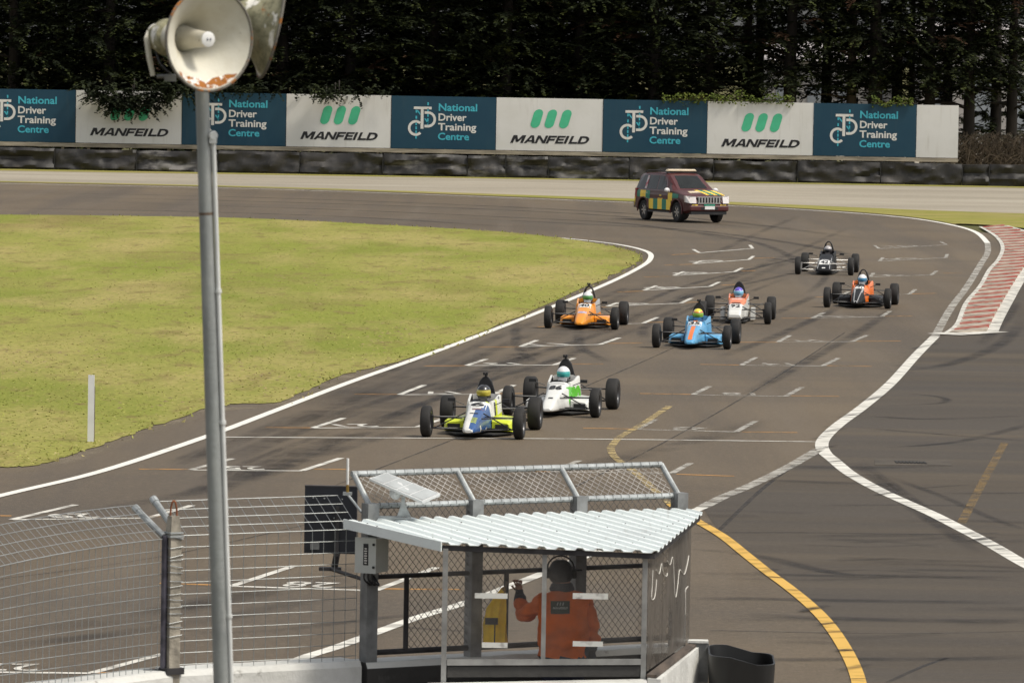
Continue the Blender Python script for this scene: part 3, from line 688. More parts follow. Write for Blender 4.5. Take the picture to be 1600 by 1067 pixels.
def spray(mb, p, d, L, rnd, droop=.25, dens=1.0, mi=0, tip=1, wleaf=.07):
    """one fan of conifer foliage: a curved axis with leaflets either side"""
    d = d.normalized(); side = d.cross(Vector((0, 0, 1)))
    side = side.normalized() if side.length > .05 else Vector((1, 0, 0))
    n = max(5, int(L * 9 * dens)); 
    for k in range(n):
        t = (k + rnd.random()) / n
        c = p + d * (L * t) + Vector((0, 0, -droop * L * t * t))
        s = rnd.choice((-1, 1)); ll = (.16 + .34 * (1 - t)) * min(L, 1.6) * rnd.uniform(.6, 1.2) * .75
        e = (d * rnd.uniform(.6, 1.2) + side * s * rnd.uniform(.25, .9) + Vector((0, 0, rnd.uniform(-.40, .12)))).normalized()
        q = e.cross(Vector((rnd.uniform(-.55, .55), rnd.uniform(-.55, .55), 1))).normalized() * (wleaf * rnd.uniform(.6, 1.4))
        mm = tip if (t > .62 and rnd.random() < .6) else mi
        mb.add([c - q * .4, c + e * ll * .5 + q, c + e * ll, c + e * ll * .5 - q], [(0, 1, 2, 3)], mm)

def crown_mesh(seed, H, zlo, rad, nb, style='cypress'):
    rnd = random.Random(seed); mb = MB()
    for b in range(nb):
        t = rnd.random() ** .85; z = zlo + (H - zlo) * t
        rr = rad * (1 - .75 * t ** 1.6) * rnd.uniform(.55, 1.05); a = rnd.uniform(0, 2 * math.pi)
        d = Vector((math.cos(a), math.sin(a), rnd.uniform(-.12, .45) if style == 'cypress' else rnd.uniform(-.25, .25)))
        st = Vector((math.cos(a), math.sin(a), 0)) * rr * rnd.uniform(.05, .35) + Vector((0, 0, z))
        brown = rnd.random() < .035
        mi, tp = (2, 2) if brown else (0, 1)
        ax = d.normalized()
        nsp = 5
        for k in range(nsp):
            u = (k + rnd.random()) / nsp
            p = st + ax * (rr * .85 * u) + Vector((0, 0, -.06 * rr * u * u))
            dd = ax + Vector((rnd.uniform(-.6, .6), rnd.uniform(-.6, .6), rnd.uniform(-.35, .3)))
            spray(mb, p, dd, rnd.uniform(.8, 1.8), rnd, .26, 1.7, mi, tp, .062)
    for b in range(70 if style == 'cypress' else 14):         # long layered boughs
        t = rnd.random(); z = zlo + 1.2 + (H - zlo - 2) * t; a = rnd.uniform(0, 2 * math.pi); rr = rad * (1 - .75 * t ** 1.6)
        st = Vector((math.cos(a), math.sin(a), 0)) * rr * rnd.uniform(.45, .7) + Vector((0, 0, z))
        spray(mb, st, Vector((math.cos(a) + rnd.uniform(-.7, .7), math.sin(a) + rnd.uniform(-.7, .7), rnd.uniform(.05, .5))), rnd.uniform(1.8, 3.0), rnd, .30, 3.0, 0, 2 if rnd.random() < .12 else 1, .055)
    return mb.mesh('crown', [dark_leaf if style == 'cypress' else pine_leaf, lit_tip_leaf, brown_leaf], fix=False)
def trunk_mesh(seed, H, r0, limbs, m):
    rnd = random.Random(seed); mb = MB()
    n = 9; pts = []; rs = []
    for k in range(n):
        t = k / (n - 1); pts.append((noise.noise(Vector((t * 2, seed, 0))) * .25 * t * 2, noise.noise(Vector((t * 2, seed, 5))) * .25 * t, H * t)); rs.append(r0 * (1.25 if k == 0 else 1) * (1 - .8 * t) + .02)
    mb.path(pts, rs, 10)
    for k in range(limbs):
        z = H * rnd.uniform(.22, .85); a = rnd.uniform(0, 6.28); L = rnd.uniform(1.2, 3.2)
        p = Vector((0, 0, z)); d = Vector((math.cos(a), math.sin(a), rnd.uniform(-.1, .4)))
        mb.path([p, p + d * L * .5, p + d * L + Vector((0, 0, -.15 * L))], [.08, .05, .015], 5)
    return mb.mesh('trunk', m, True)
CC = [crown_mesh(11 + k, 16, .6, 4.6, 400) for k in range(3)]
PC = [crown_mesh(31 + k, 18, 4.2, 3.6, 170, 'pine') for k in range(2)]
LC = [crown_mesh(51, 16, 1.0, 4.0, 110, 'pine')]
CT = [trunk_mesh(3, 15, .38, 10, bark_m), trunk_mesh(4, 15, .42, 12, bark_m)]
PT = [trunk_mesh(5, 17, .40, 16, bark_m), trunk_mesh(6, 17, .34, 16, bark_m), trunk_mesh(7, 17, .30, 16, bark_l)]
def tree(name, label, cat, px, Y, cm, tm, s=1.0, rz=0, group=None, sx=1):
    p = D(px, 200, Y); o = empty(name, (p.x, Y, -.02), rz, label, cat, group)
    inst('trunk', tm, o, scale=(sx, sx, 1)); inst('crown', cm, o, scale=(s, s, s)); return o
G1 = 'dark cypress trees behind the billboards'
lab1 = ['dense dark cypress above the left edge billboard', 'dark cypress whose branches droop over the first white billboard', 'dark cypress directly behind the loudspeaker horns', 'dark cypress behind the blue billboard right of the horns',
        'dark cypress with a branch over the second white billboard', 'dark cypress above the third blue billboard', 'dark cypress with rusty dead sprays above the middle white billboard', 'dark cypress above the fourth blue billboard', 'dark cypress with green tips at the left end of the bare trunks']
ctr = []
for k, (px, Y, s) in enumerate([(20, 295, 1.05), (170, 294.5, 1.0), (320, 296, 1.08), (440, 294.5, .98), (545, 295, 1.05), (675, 296, 1.1), (790, 295, 1.05), (905, 296, 1.08), (1020, 295, 1.0)]):
    ctr.append(tree('cypress_tree', lab1[k], 'tree', px, Y, CC[k % 3], CT[k % 2], s, k * 1.3, G1))
# second rank closes the gaps with darkness
rank2 = ['shadowed second-rank cypress behind %s' % q for q in ('the left edge trees', 'the drooping branches', 'the loudspeaker horns', 'the first blue billboard right of the pole', 'the third blue billboard', 'the middle white billboard', 'the fourth blue billboard', 'the leftmost bare trunks')]
for k, px in enumerate([-40, 95, 245, 385, 610, 735, 850, 965]):
    tree('cypress_tree', rank2[k], 'tree', px, 304 + (k % 3), CC[(k + 1) % 3], CT[k % 2], 1.15, k * 2.1 + .7, 'second rank of cypress trees')
# third rank: one dark wood
wood = MB(); rnd = random.Random(99)
for k in range(5200):
    px = rnd.uniform(-120, 1130) if k < 4500 else rnd.uniform(1100, 1720); Y = rnd.uniform(312, 322); z = rnd.uniform(0.3, 13) if k < 4500 else rnd.choice((rnd.uniform(.2, 2.2), rnd.uniform(6.5, 13)))
    p = D(px, 200, Y); p.z = z
    spray(wood, p, Vector((rnd.uniform(-1, 1), rnd.uniform(-1, .3), rnd.uniform(-.4, .5))), rnd.uniform(1.2, 2.4), rnd, .25, .5, 0, 0, .30)
tag(wood.build('far_wood', [dark_leaf], fix=False), 'dark mass of conifers far behind the billboards', 'wood', kind='stuff')
# pines with bare trunks at the right
PN = [(1107, 296, 1, 1.0, 'thin dark pine trunk behind the fourth white billboard ivy, leftmost of the bare trunks'), (1167, 297, 1, .8, 'pine with a thin brown-based trunk above the white billboard with ivy'), (1235, 295, 0, 1.0, 'thick dark pine trunk above the right part of the ivy billboard'),
      (1330, 296, 2, 1.0, 'pine with a pale brown trunk above the rightmost blue billboard logo'), (1365, 294.5, 0, 1.15, 'thickest dark pine trunk, beside the pale brown trunk'), (1423, 300, 1, .6, 'slender pine trunk between two thicker ones above the blank billboard'), (1451, 295, 1, .95, 'dark pine trunk above the left edge of the blank billboard'),
      (1514, 295, 1, 1.0, 'dark pine trunk just right of the blank billboard end'), (1581, 296, 1, .95, 'dark pine trunk nearest the right edge of the picture')]
for k, (px, Y, ti, sx, lb) in enumerate(PN):
    tree('pine_tree', lb, 'tree', px, Y, PC[k % 2], PT[ti], 1.0, k * 1.7, 'pines with bare trunks at the right', sx)
for k, px in enumerate((1185, 1290, 1400, 1480, 1555, 1625)):
    tree('pine_tree', ['shaded leafy pine behind the thin brown-based trunk', 'shaded leafy pine between the thick trunk and the pale one', 'shaded leafy pine behind the slender trunk', 'shaded leafy pine behind the blank white billboard', 'shaded leafy pine between the two rightmost trunks', 'shaded leafy pine at the right picture edge'][k], 'tree', px, 303 + (k % 2) * 3, LC[0], PT[1], .95, k * 2.3, 'leafy pines in the second row')

# drooping branches over the billboards belong to their trees
def droop(tr, pts, seed, L=.75, cnt=42):
    rnd = random.Random(seed); mb = MB(); tl = Vector(tr.location)
    for a, b, r in pts:
        A, B = D(a[0], a[1], YS - .55), D(b[0], b[1], YS - .75); root = D((a[0] + b[0]) / 2, min(a[1], b[1]) - 12, 291.5)
        for k in range(cnt):
            t = rnd.random(); p = A.lerp(B, t) + Vector((rnd.uniform(-.25, .25), rnd.uniform(-.3, .3), rnd.uniform(-r, r) + .25))
            spray(mb, p, Vector((rnd.uniform(-1, 1), rnd.uniform(-.6, .2), rnd.uniform(-.5, .1))), rnd.uniform(.4, L), rnd, .3, 2.2, 0, 0, .075)
        mb.path([root, root.lerp(A.lerp(B, .5), .6) + Vector((0, 0, .4)), A.lerp(B, .5)], [.05, .035, .015], 5, 2)
    q = Matrix.Rotation(-tr.rotation_euler.z, 3, 'Z'); mb.v = [tuple(q @ (Vector(v) - tl)) for v in mb.v]
    mb.build('drooping_branch', [dark_leaf, lit_tip_leaf, bark_m], tr, fix=False)
droop(ctr[1], [((140, 148), (200, 172), .35), ((200, 160), (272, 150), .35), ((170, 166), (238, 174), .30), ((130, 142), (290, 140), .3), ((262, 146), (320, 140), .25), ((140, 150), (275, 154), .35), ((165, 158), (250, 164), .3)], 5, .95, 70)
droop(ctr[2], [((290, 140), (440, 142), .28), ((330, 146), (400, 144), .2)], 6, .6, 45)
droop(ctr[4], [((492, 146), (556, 150), .28), ((500, 156), (520, 152), .2), ((440, 143), (620, 145), .2)], 7, .6, 40)

# ivy over the billboard tops, bramble thicket at the end of the row
for lb, (xa, xb) in zip(('green ivy creeping over the seam left of the ivy-topped white billboard', 'green ivy hanging over the left half of the white billboard right of the off-road vehicle', 'small ivy sprig on the top edge of the rightmost blue billboard'), ((1035, 1104), (1104, 1240), (1362, 1428))):
    rnd = random.Random(xa); mb = MB(); A, B = D(xa, 156 + (xa - 1060) * .0175, YS), D(xb, 156 + (xb - 1060) * .0175, YS)
    A.z = B.z = z_top; o = empty('ivy', A.lerp(B, .5), 0, lb, 'plant', 'ivy on the billboards')
    for k in range(int((B.x - A.x) * 150)):
        t = rnd.random(); p = A.lerp(B, t); h = .28 * (.5 + noise.noise(Vector((p.x * 1.1, 2, 0)))) + .1
        p += Vector((0, rnd.uniform(-.18, .3), rnd.uniform(-.10 - .8 * max(0, noise.noise(Vector((p.x * 1.7, 8, 0))) - .15), max(.05, h * 1.6))))
        e = Vector((rnd.uniform(-1, 1), rnd.uniform(-1, .2), rnd.uniform(-1, .6))).normalized() * .075; q = e.cross(Vector((rnd.uniform(-1, 1), rnd.uniform(-1, 1), 1))).normalized() * .055
        mb.add([p - e, p + q, p + e, p - q], [(0, 1, 2, 3)])
    st = MB(); pts = [A.lerp(B, k / 12) + Vector((0, .06, .04 + .05 * rnd.random())) for k in range(13)]; st.path(pts, .018, 5)
    st.build('stem', bark_l, o, True); mb.build('leaves', ivy_leaf, o, True, fix=False)
twig_m = mat('dead_twig', (.075, .055, .036), .9, var=.4, scale=2)
rnd = random.Random(4); mb = MB(); a, b = D(1500, 220, 290), D(1690, 220, 290)
o = empty('bramble_thicket', a.lerp(b, .5) * 1, 0, 'brown tangle of dead brambles right of the blank billboard', 'bramble'); o.location.z = 0
for k in range(900):
    p = a.lerp(b, rnd.random()); p.z = 0; p.y += rnd.uniform(-1.0, 1.2); hh = rnd.uniform(.8, 2.7); dx, dy = rnd.uniform(-2.2, 2.2), rnd.uniform(-.8, .6)
    pts = [p, p + Vector((dx * .3, dy * .3, hh * .7)), p + Vector((dx * .8, dy * .8, hh)), p + Vector((dx * 1.3, dy * 1.2, hh * rnd.uniform(.4, .8)))]
    mb.path(spline(pts, 2), .012, 3, caps=False)
mb.build('stems', twig_m, o, True, fix=False)
mb = MB()
for k in range(2200):
    p = a.lerp(b, rnd.random()); p.z = rnd.uniform(0, 2.5); p.y += rnd.uniform(-.4, 1.5)
    e = Vector((rnd.uniform(-1, 1), rnd.uniform(-1, 1), rnd.uniform(-1, 1))).normalized() * .12; q = e.cross(Vector((0, .3, 1))).normalized() * .06
    mb.add([p - e, p + q, p + e, p - q], [(0, 1, 2, 3)])
mb.build('leaves', mat('bramble_leaf', (.045, .038, .022), .9, var=.4, scale=2), o, True, fix=False)
# pale yard and sheds glimpsed between the trunks
shed_w = mat('shed_wall', (.30, .285, .27), .7, var=.1, scale=.6); shed_r = mat('shed_roof', (.36, .33, .33), .6, var=.1)
yard = sheet('yard', [(20, 330), (110, 330), (110, 420), (20, 420)], -.03, gravel_m)
for lb, xa, xb, Y, h in (('pale long shed glimpsed between the rightmost trunks', 1440, 1700, 392, 7.4), ('low pale shed glimpsed beside the pale brown trunk', 1200, 1395, 400, 6.0)):
    A, B = D(xa, 100, Y), D(xb, 100, Y); o = empty('shed', ((A.x + B.x) / 2, Y, -.03), 0, lb, 'shed'); W = B.x - A.x
    mb = MB(); mb.box((0, 4, h / 2), (W, 8, h)); mb.build('wall', 'shed_wall', o)
    mb = MB(); mb.prism([(-W / 2 - .4, -.5, h), (-W / 2 - .4, 8.5, h), (-W / 2 - .4, 4, h + 1.4)], (W + .8, 0, 0)); mb.build('roof', 'shed_roof', o)
    for k in range(4):
        mb = MB(); mb.box((-W / 2 + W * (k + .5) / 4, -.03, h * .45), (W * .11, .08, h * .5)); mb.build('door', mat('shed_door', (.20, .22, .24), .6), o)
# ================================================================== FOREGROUND: fence, marshal post, loudspeaker pole
galv = mat('galvanised', (.36, .38, .38), .45, .55, var=.22, scale=9, bump=.15, bscale=30)
galv_d = mat('galvanised_dull', (.20, .205, .205), .55, .4, var=.25, scale=7, bump=.15, bscale=30)
wire_m = mat('fence_wire', (.27, .285, .285), .45, .5, var=.15, scale=3)
wire_d = mat('chain_wire', (.10, .095, .09), .6, .4, var=.3, scale=5)
wire_l = mat('chain_wire_light', (.30, .29, .28), .55, .4, var=.3, scale=5)
steel_p = mat('painted_post', (.085, .08, .10), .6, .3, var=.4, scale=12)
dark_steel = mat('dark_steel', (.040, .038, .040), .6, .4, var=.35, scale=6)
alu = mat('aluminium_angle', (.30, .30, .29), .5, .5, var=.2, scale=6)
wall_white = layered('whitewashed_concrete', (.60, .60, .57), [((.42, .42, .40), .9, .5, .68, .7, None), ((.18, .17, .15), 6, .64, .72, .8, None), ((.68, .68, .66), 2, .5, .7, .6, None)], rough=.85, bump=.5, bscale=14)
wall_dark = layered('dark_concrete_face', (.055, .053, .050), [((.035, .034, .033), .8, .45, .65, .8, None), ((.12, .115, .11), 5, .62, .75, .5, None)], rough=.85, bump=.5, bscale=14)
wood_top = mat('wet_timber', (.085, .065, .05), .75, var=.4, scale=3, stretch=(4, .6, 1), bump=.3)
WT = 1.0
U = Vector((.835, .55, 0)).normalized(); N = Vector((-U.y, U.x, 0))           # along the wall, and towards the track
P1 = G(575, 1030, WT); P1.z = 0
def W(a, n=0, z=0): return P1 + U * a + N * n + Vector((0, 0, z))
def along(px):                                                                 # distance along the wall that shows at column px
    best = min((abs((W(a * .01).x / W(a * .01).y) * F + 800 - px), a * .01) for a in range(-400, 500)); return best[1]
aC = along(270); a2, a3, a4 = along(747), along(909), along(1066)
C0 = W(aC)                                                                     # concrete post
UL = Vector((math.cos(R(55)), math.sin(R(55)), 0)); NL = Vector((-UL.y, UL.x, 0))
def WL(a, n=0, z=0): return C0 + UL * a + NL * n + Vector((0, 0, z))

# whitewashed walls
def wall(name, lab, f, a0, a1, th, z, m, cap=None):
    o = empty(name, f((a0 + a1) / 2), 0, lab, 'wall'); mb = MB(); n = max(3, int((a1 - a0) / .25)); vs = []
    for k in range(n + 1):
        a = a0 + (a1 - a0) * k / n; j = noise.noise(Vector((a * 3, 1, 2))) * .012
        for nn, zz in ((-.09, 0), (-.09 + j * .3, z - .05), (-.06, z + j), (th - .06, z + j * .5), (th - .02, z - .05), (th, 0)): vs.append(f(a, nn, zz))
    fs = []; ms = []
    for k in range(n):
        for q in range(5): fs.append((k * 6 + q, (k + 1) * 6 + q, (k + 1) * 6 + q + 1, k * 6 + q + 1)); ms.append(1 if (cap is not None and q >= 1) else 0)
    fs += [tuple(range(6)), tuple(n * 6 + q for q in range(6))]; ms += [0, 0]
    mb.v = [tuple(v) for v in vs]; mb.f = fs; mb.m = ms
    mb.build('wall_body', [m] + ([cap] if cap else []), o, True); return o
wall('concrete_wall', 'whitewashed concrete wall under the wire fence left of the concrete post', WL, -5, -.02, .32, WT, wall_white)
wall('concrete_wall', 'whitewashed concrete wall between the concrete post and the marshal shelter', W, aC + .02, -.12, .32, WT, wall_white)
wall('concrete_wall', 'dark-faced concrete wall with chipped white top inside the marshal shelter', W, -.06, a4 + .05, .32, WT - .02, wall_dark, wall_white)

# welded wire fences with a cranked top
def wire_fence(lab, f, a0, a1, z1, crank, px, pz, sag=0):
    o = empty('wire_fence', f((a0 + a1) / 2, 0, WT), 0, lab, 'fence', 'cranked wire mesh fence panels')
    mb = MB(); nz = int((z1 - WT) / pz); n = int((a1 - a0) / .3)
    def sg(a, t): return -sag * t * (4 * ((a - a0) / (a1 - a0) - .5) ** 2 if False else (1 - (a - a0) / (a1 - a0)) ** 2)
    for k in range(nz + 1):
        z = WT + .04 + (z1 - WT - .04) * k / nz
        mb.path([f(a0 + (a1 - a0) * q / n, .01, z + sg(a0 + (a1 - a0) * q / n, k / nz)) for q in range(n + 1)], .0033, 5)
    mb.build('line_wires', 'fence_wire', o, True)
    mb = MB(); m = int((a1 - a0) / px)
    for k in range(m + 1):
        a = a0 + (a1 - a0) * k / m; mb.tube(f(a, .016, WT - .02), f(a, .016, z1 + sg(a, 1)), .0031, n=4)
    mb.build('stay_wires', 'fence_wire', o, True)
    mb = MB(); nc = 4
    for k in range(nc + 1):
        t = k / nc
        mb.path([f(a0 + (a1 - a0) * q / n, crank[0] * t, z1 + crank[1] * t + sg(a0 + (a1 - a0) * q / n, 1)) for q in range(n + 1)], .0038, 5)
    for k in range(m + 1):
        a = a0 + (a1 - a0) * k / m; mb.tube(f(a, .004, z1 + sg(a, 1)), f(a, crank[0] + .004, z1 + crank[1] + sg(a, 1)), .0032, n=4)
    mb.build('cranked_top', 'fence_wire', o, True); return o
wire_fence('pale wire mesh fence with cranked top between the concrete post and the shelter', W, aC + .05, -.12, 2.16, (.36, .27), .115, .1)
wire_fence('sagging wire mesh fence with cranked top left of the concrete post', WL, -3.4, -.05, 2.14, (.34, .27), .085, .1, .22)

# concrete post with strapped steel post and angled arms
o = empty('fence_post', C0, 0, 'weathered concrete fence post with lifting loop and wire wound round it', 'post')
cp_m = mat('old_concrete', (.27, .245, .20), .9, var=.35, scale=8, bump=.5, bscale=25)
c = W(aC, -.05)
mb = MB(); mb.box(c + Vector((0, 0, 1.1)), (.105, .105, 2.2), Matrix.Rotation(R(33), 3, 'Z')); mb.box(c + Vector((0, 0, 2.27)), (.10, .10, .14), Matrix.Rotation(R(33), 3, 'Z'), taper=.75); mb.build('shaft', 'old_concrete', o, True)
mb = MB(); pts = [c + Vector((math.cos(R(a)) * .028, 0, 2.34 + (.13 if 10 < a < 170 else 0) * abs(math.sin(R(a))))) for a in range(0, 181, 20)]; mb.path(pts, .009, 6); mb.build('lifting_loop', mat('rust', (.20, .07, .03), .9, var=.4, scale=20), o, True)
rot33 = Matrix.Rotation(R(33), 3, 'Z')
for k in range(15):
    z = 1.32 + k * .058 + random.uniform(-.012, .012); t = random.uniform(-.02, .02)
    pts = [c + rot33 @ Vector((x, y, 0)) + Vector((0, 0, z + t * (x + y) * 10)) for x, y in ((-.062, -.062), (.062, -.062), (.062, .062), (-.062, .062))]
    mb = MB(); mb.path(pts, .0045, 5, closed=True); mb.build('wire_tie', 'fence_wire', o, True)
mb = MB(); mb.box(c + Vector((0, 0, 2.165)), (.135, .135, .02), rot33); mb.box(c + Vector((0, 0, 2.195)), (.13, .13, .014), rot33); mb.build('band', 'galvanised', o, True)
mb = MB(); mb.box(c + Vector((0, 0, 1.0)), (.17, .15, .055), rot33); mb.tube(c + Vector((-.10, 0, 1.0)), c + Vector((-.24, -.02, 1.0)), .013, .008); mb.build('bracket', 'dark_steel', o, True)
s0 = D(257, 900, c.y - .03); s0.z = 0
mb = MB(); mb.tube(s0 + Vector((0, 0, 1.02)), s0 + Vector((0, 0, 2.17)), .028, n=10); mb.build('steel_post', 'painted_post', o, True)
for (xa, ya, xb, yb, Y0) in ((256, 838, 212, 794, s0.y), (272, 826, 240, 780, c.y)):
    A = D(xa, ya, Y0); B = D(xb, yb, Y0 + .30); mb = MB(); mb.tube(A, B, .030, n=10); mb.tube(B - (B - A).normalized() * .05, B + (B - A).normalized() * .012, .036, n=10); mb.build('angled_arm', 'galvanised', o, True)

# ------------------------------------------------------------------ marshal shelter
R1 = G(693, 1055, WT); R1.z = 0; R2 = G(1005, 1054, WT); R2.z = 0; R3 = G(1072, 1006, WT); R3.z = 0
hut = empty('marshal_shelter', (R1 + R2) / 2, 0, 'small marshal shelter with corrugated roof and clear dirty back panes', 'shelter')
ZF = 2.22                                                     # roof height at the fence
A = D(537, 826, W(-.2).y - .35); A.z = ZF
Ef = along(1036); E = W(Ef, -.15, ZF)
A = W(along(560) - .10, -.15, ZF)
nrm = -N
def roofz(d): return ZF - .075 * d
# ribs run square to the wall; each ends on the back edge of the shelter
Bc = D(690, 853, R1.y); Cc = D(1026, 874, R2.y - .1); Dc = D(1097, 801, R3.y - .25)
Ob = W(0, -.15)
def ad(p): q = p - Ob; return q.dot(U), q.dot(-N)
aA = along(540); aB, dB = ad(Bc); aCc, dC = ad(Cc); aD, dD = ad(Dc)
aE = ad(E)[0]
def far_d(a):
    if a <= aB: return max(-.09, -.09 + (dB + .09) * (a - aL) / (aB - aL))
    if a <= aCc: return dB + (dC - dB) * (a - aB) / (aCc - aB)
    return max(.12, dC + (dD - dC) * (a - aCc) / (aD - aCc))
aL = along(540); pitch = .15; mb = MB(); a0 = aL - .03; prof = []
nr = int((aD - a0) / pitch) + 1
for k in range(nr):
    b0 = a0 + k * pitch
    prof += [(b0, 0), (b0 + .04, 0), (b0 + .06, .022), (b0 + .10, .022), (b0 + .12, 0)]
prof = [(a, h) for a, h in prof if a <= aD + .02]
def start_d(a): return -.10 if a < aE else -.10 + (a - aE) * .2
vs = []
for a, h in prof:
    d0, d1 = start_d(a), far_d(a)
    for t in (0, .25, .5, .75, 1):
        d = d0 + (d1 - d0) * t; vs.append(Ob + U * a - N * d + Vector((0, 0, roofz(d) + h + noise.noise(Vector((a * 2, d * 2, 0))) * .006)))
fs = [(i * 5 + q, i * 5 + q + 1, (i + 1) * 5 + q + 1, (i + 1) * 5 + q) for i in range(len(prof) - 1) for q in range(4)]
mb.add(vs, fs)
roof_m = layered('zinc_sheet', (.70, .755, .75), [((.62, .66, .66), 1.2, .48, .68, .7, None), ((.76, .82, .82), 5, .5, .7, .5, None), ((.42, .42, .39), 7, .58, .74, .5, (3, .4, 1, -34))], rough=.42, bump=.1, spec=.5)
ro = mb.build('roof', roof_m, hut, True)
sm = ro.modifiers.new('thickness', 'SOLIDIFY'); sm.thickness = .006
scm = mat('screw', (.05, .05, .05), .5, .5)
mb = MB()
for row in (.22, .5, .82):
    for k in range(nr):
        a = a0 + k * pitch + .095
        if a > aD - .02 or (k % 2 and row != .82): continue
        d = start_d(a) + (far_d(a) - start_d(a)) * row; mb.ellipsoid(Ob + U * a - N * d + Vector((0, 0, roofz(d) + .025)), (.008, .008, .008), 6, 4)
q = mb.build('roof_screws', scm, hut, True); q['kind'] = 'stuff'
# fascia along the left edge of the roof, ridge closure under the back edge
mb = MB(); q0, q1 = Ob + U * (aL - .02) - N * -.10, Ob + U * (aB - .01) - N * (dB + .02)
mb.prism([q0 + Vector((0, 0, roofz(-.12) + .03)), q1 + Vector((0, 0, roofz(dB) + .03)), q1 + Vector((0, 0, roofz(dB) - .055)), q0 + Vector((0, 0, roofz(-.12) - .055))], U * -.010); mb.build('fascia', roof_m, hut, True)
Bz = Ob + U * aB - N * (dB - .03); Cz = Ob + U * aCc - N * (dC - .03); Dz = Ob + U * aD - N * max(dD - .03, 0)
mb = MB()
for p, q, dp, dq in ((Bz, Cz, dB, dC), (Cz, Dz, dC, dD)):
    mb.prism([p + Vector((0, 0, roofz(dp) - .006)), q + Vector((0, 0, roofz(dq) - .006)), q + Vector((0, 0, roofz(dq) - .05)), p + Vector((0, 0, roofz(dp) - .05))], N * .03)
mb.build('roof_beam', 'dark_steel', hut, True)
# back posts, rails, panes
def rz_at(p): a, d = ad(p); return roofz(d)
M1 = R1.lerp(R2, .495)
V = (R2 - R1).normalized()
for p, wd, zb in ((R1, .045, .90), (M1, .04, 1.12), (R2, .045, .95)):
    zt = rz_at(p) - .03; mb = MB()
    mb.box(p + Vector((0, 0, (zt + zb) / 2)), (wd, .012, zt - zb)); mb.box(p + V * (-wd / 2 + .006) + Vector((0, .025, (zt + zb) / 2)), (.012, .05, zt - zb))
    po = mb.build('back_post', 'aluminium_angle', hut, True)
    b2 = MB()
    for k in range(5): b2.ellipsoid(p + Vector((0, -.008, zb + (zt - zb) * (k + .5) / 5)), (.005, .004, .005), 6, 4)
    q = b2.build('rivets', wire_m, po); q['kind'] = 'stuff'
for z, hh in ((1.115, .05),):
    mb = MB(); mb.box((R1 + R2) / 2 + Vector((0, .0, z)), ((R2 - R1).length - .05, .03, hh), Matrix.Rotation(math.atan2(V.y, V.x), 3, 'Z')); mb.build('back_rail', 'aluminium_angle', hut, True)
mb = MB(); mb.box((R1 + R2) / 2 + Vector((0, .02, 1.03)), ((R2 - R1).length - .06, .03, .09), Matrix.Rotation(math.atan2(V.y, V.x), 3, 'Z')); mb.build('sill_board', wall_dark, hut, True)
pane = glass('dirty_polycarbonate', (.22, .21, .20), .07, .2)
side_pane = glass('smoky_polycarbonate', (.115, .102, .088), .60, .35)
for p, q in ((R1, M1), (M1, R2)):
    z0, z1, z2 = 1.14, rz_at(p) - .06, rz_at(q) - .06; off = Vector((0, .018, 0))
    mb = MB(); mb.prism([p + off + V * .02 + Vector((0, 0, z0)), q + off - V * .02 + Vector((0, 0, z0)), q + off - V * .02 + Vector((0, 0, z2)), p + off + V * .02 + Vector((0, 0, z1))], (0, .004, 0)); mb.build('clear_pane', pane, hut, True)
# smoky side panels: three sheets from the back corner to the wall
S = (R3 - R2)
for k in range(3):
    p = R2 + S * (k / 3) + Vector((.025, 0, 0)); q = R2 + S * ((k + 1) / 3 - .006) + Vector((.025 + .004 * (k % 2), 0, 0))
    mb = MB(); mb.prism([p + Vector((0, 0, 1.03)), q + Vector((0, 0, 1.03)), q + Vector((0, 0, rz_at(q) - .02)), p + Vector((0, 0, rz_at(p) - .02))], (.005, 0, 0)); mb.build('side_panel', side_pane, hut, True)
seal = mat('sealant', (.62, .60, .55), .5, var=.1)
def on_side(px, py):                                          # where the photograph's point lies on the side panels
    d = ray(px, py); o_ = Vector((0, 0, CAM_H)); nn = Vector((S.y, -S.x, 0)).normalized()
    t = (R2 + Vector((.034, 0, 0)) - o_).dot(nn) / d.dot(nn); return o_ + d * t
for zg in ([(1020, 890), (1019, 915), (1018, 935), (1023, 932), (1026, 905)], [(1026, 890), (1030, 896), (1034, 880), (1036, 894), (1041, 900), (1043, 895)], [(1043, 876), (1047, 882), (1051, 870), (1053, 900), (1054, 925), (1056, 932), (1059, 912), (1062, 890), (1069, 897), (1074, 880), (1076, 868)], [(1071, 960), (1071, 925), (1073, 918), (1075, 916)]):
    mb = MB(); mb.path(spline([on_side(*q) for q in zg], 4), .0045, 5); mb.build('sealant_bead', seal, hut, True)
# white tape strips on the back panes
tape = mat('white_tape', (.66, .66, .62), .6, c2=(.30, .28, .26), scale=14, lo=.55, hi=.75)
for x0, x1, y0, y1 in ((742, 793, 926, 935), (895, 950, 926, 936), (895, 942, 1001, 1010), (753, 793, 1003, 1012)):
    yy = R1.y + .012; a, b = D(x0, y0, yy), D(x1, y1, yy); mb = MB(); mb.box((a + b) / 2, (abs(b.x - a.x), .003, abs(a.z - b.z))); mb.build('tape_strip', tape, hut, True)
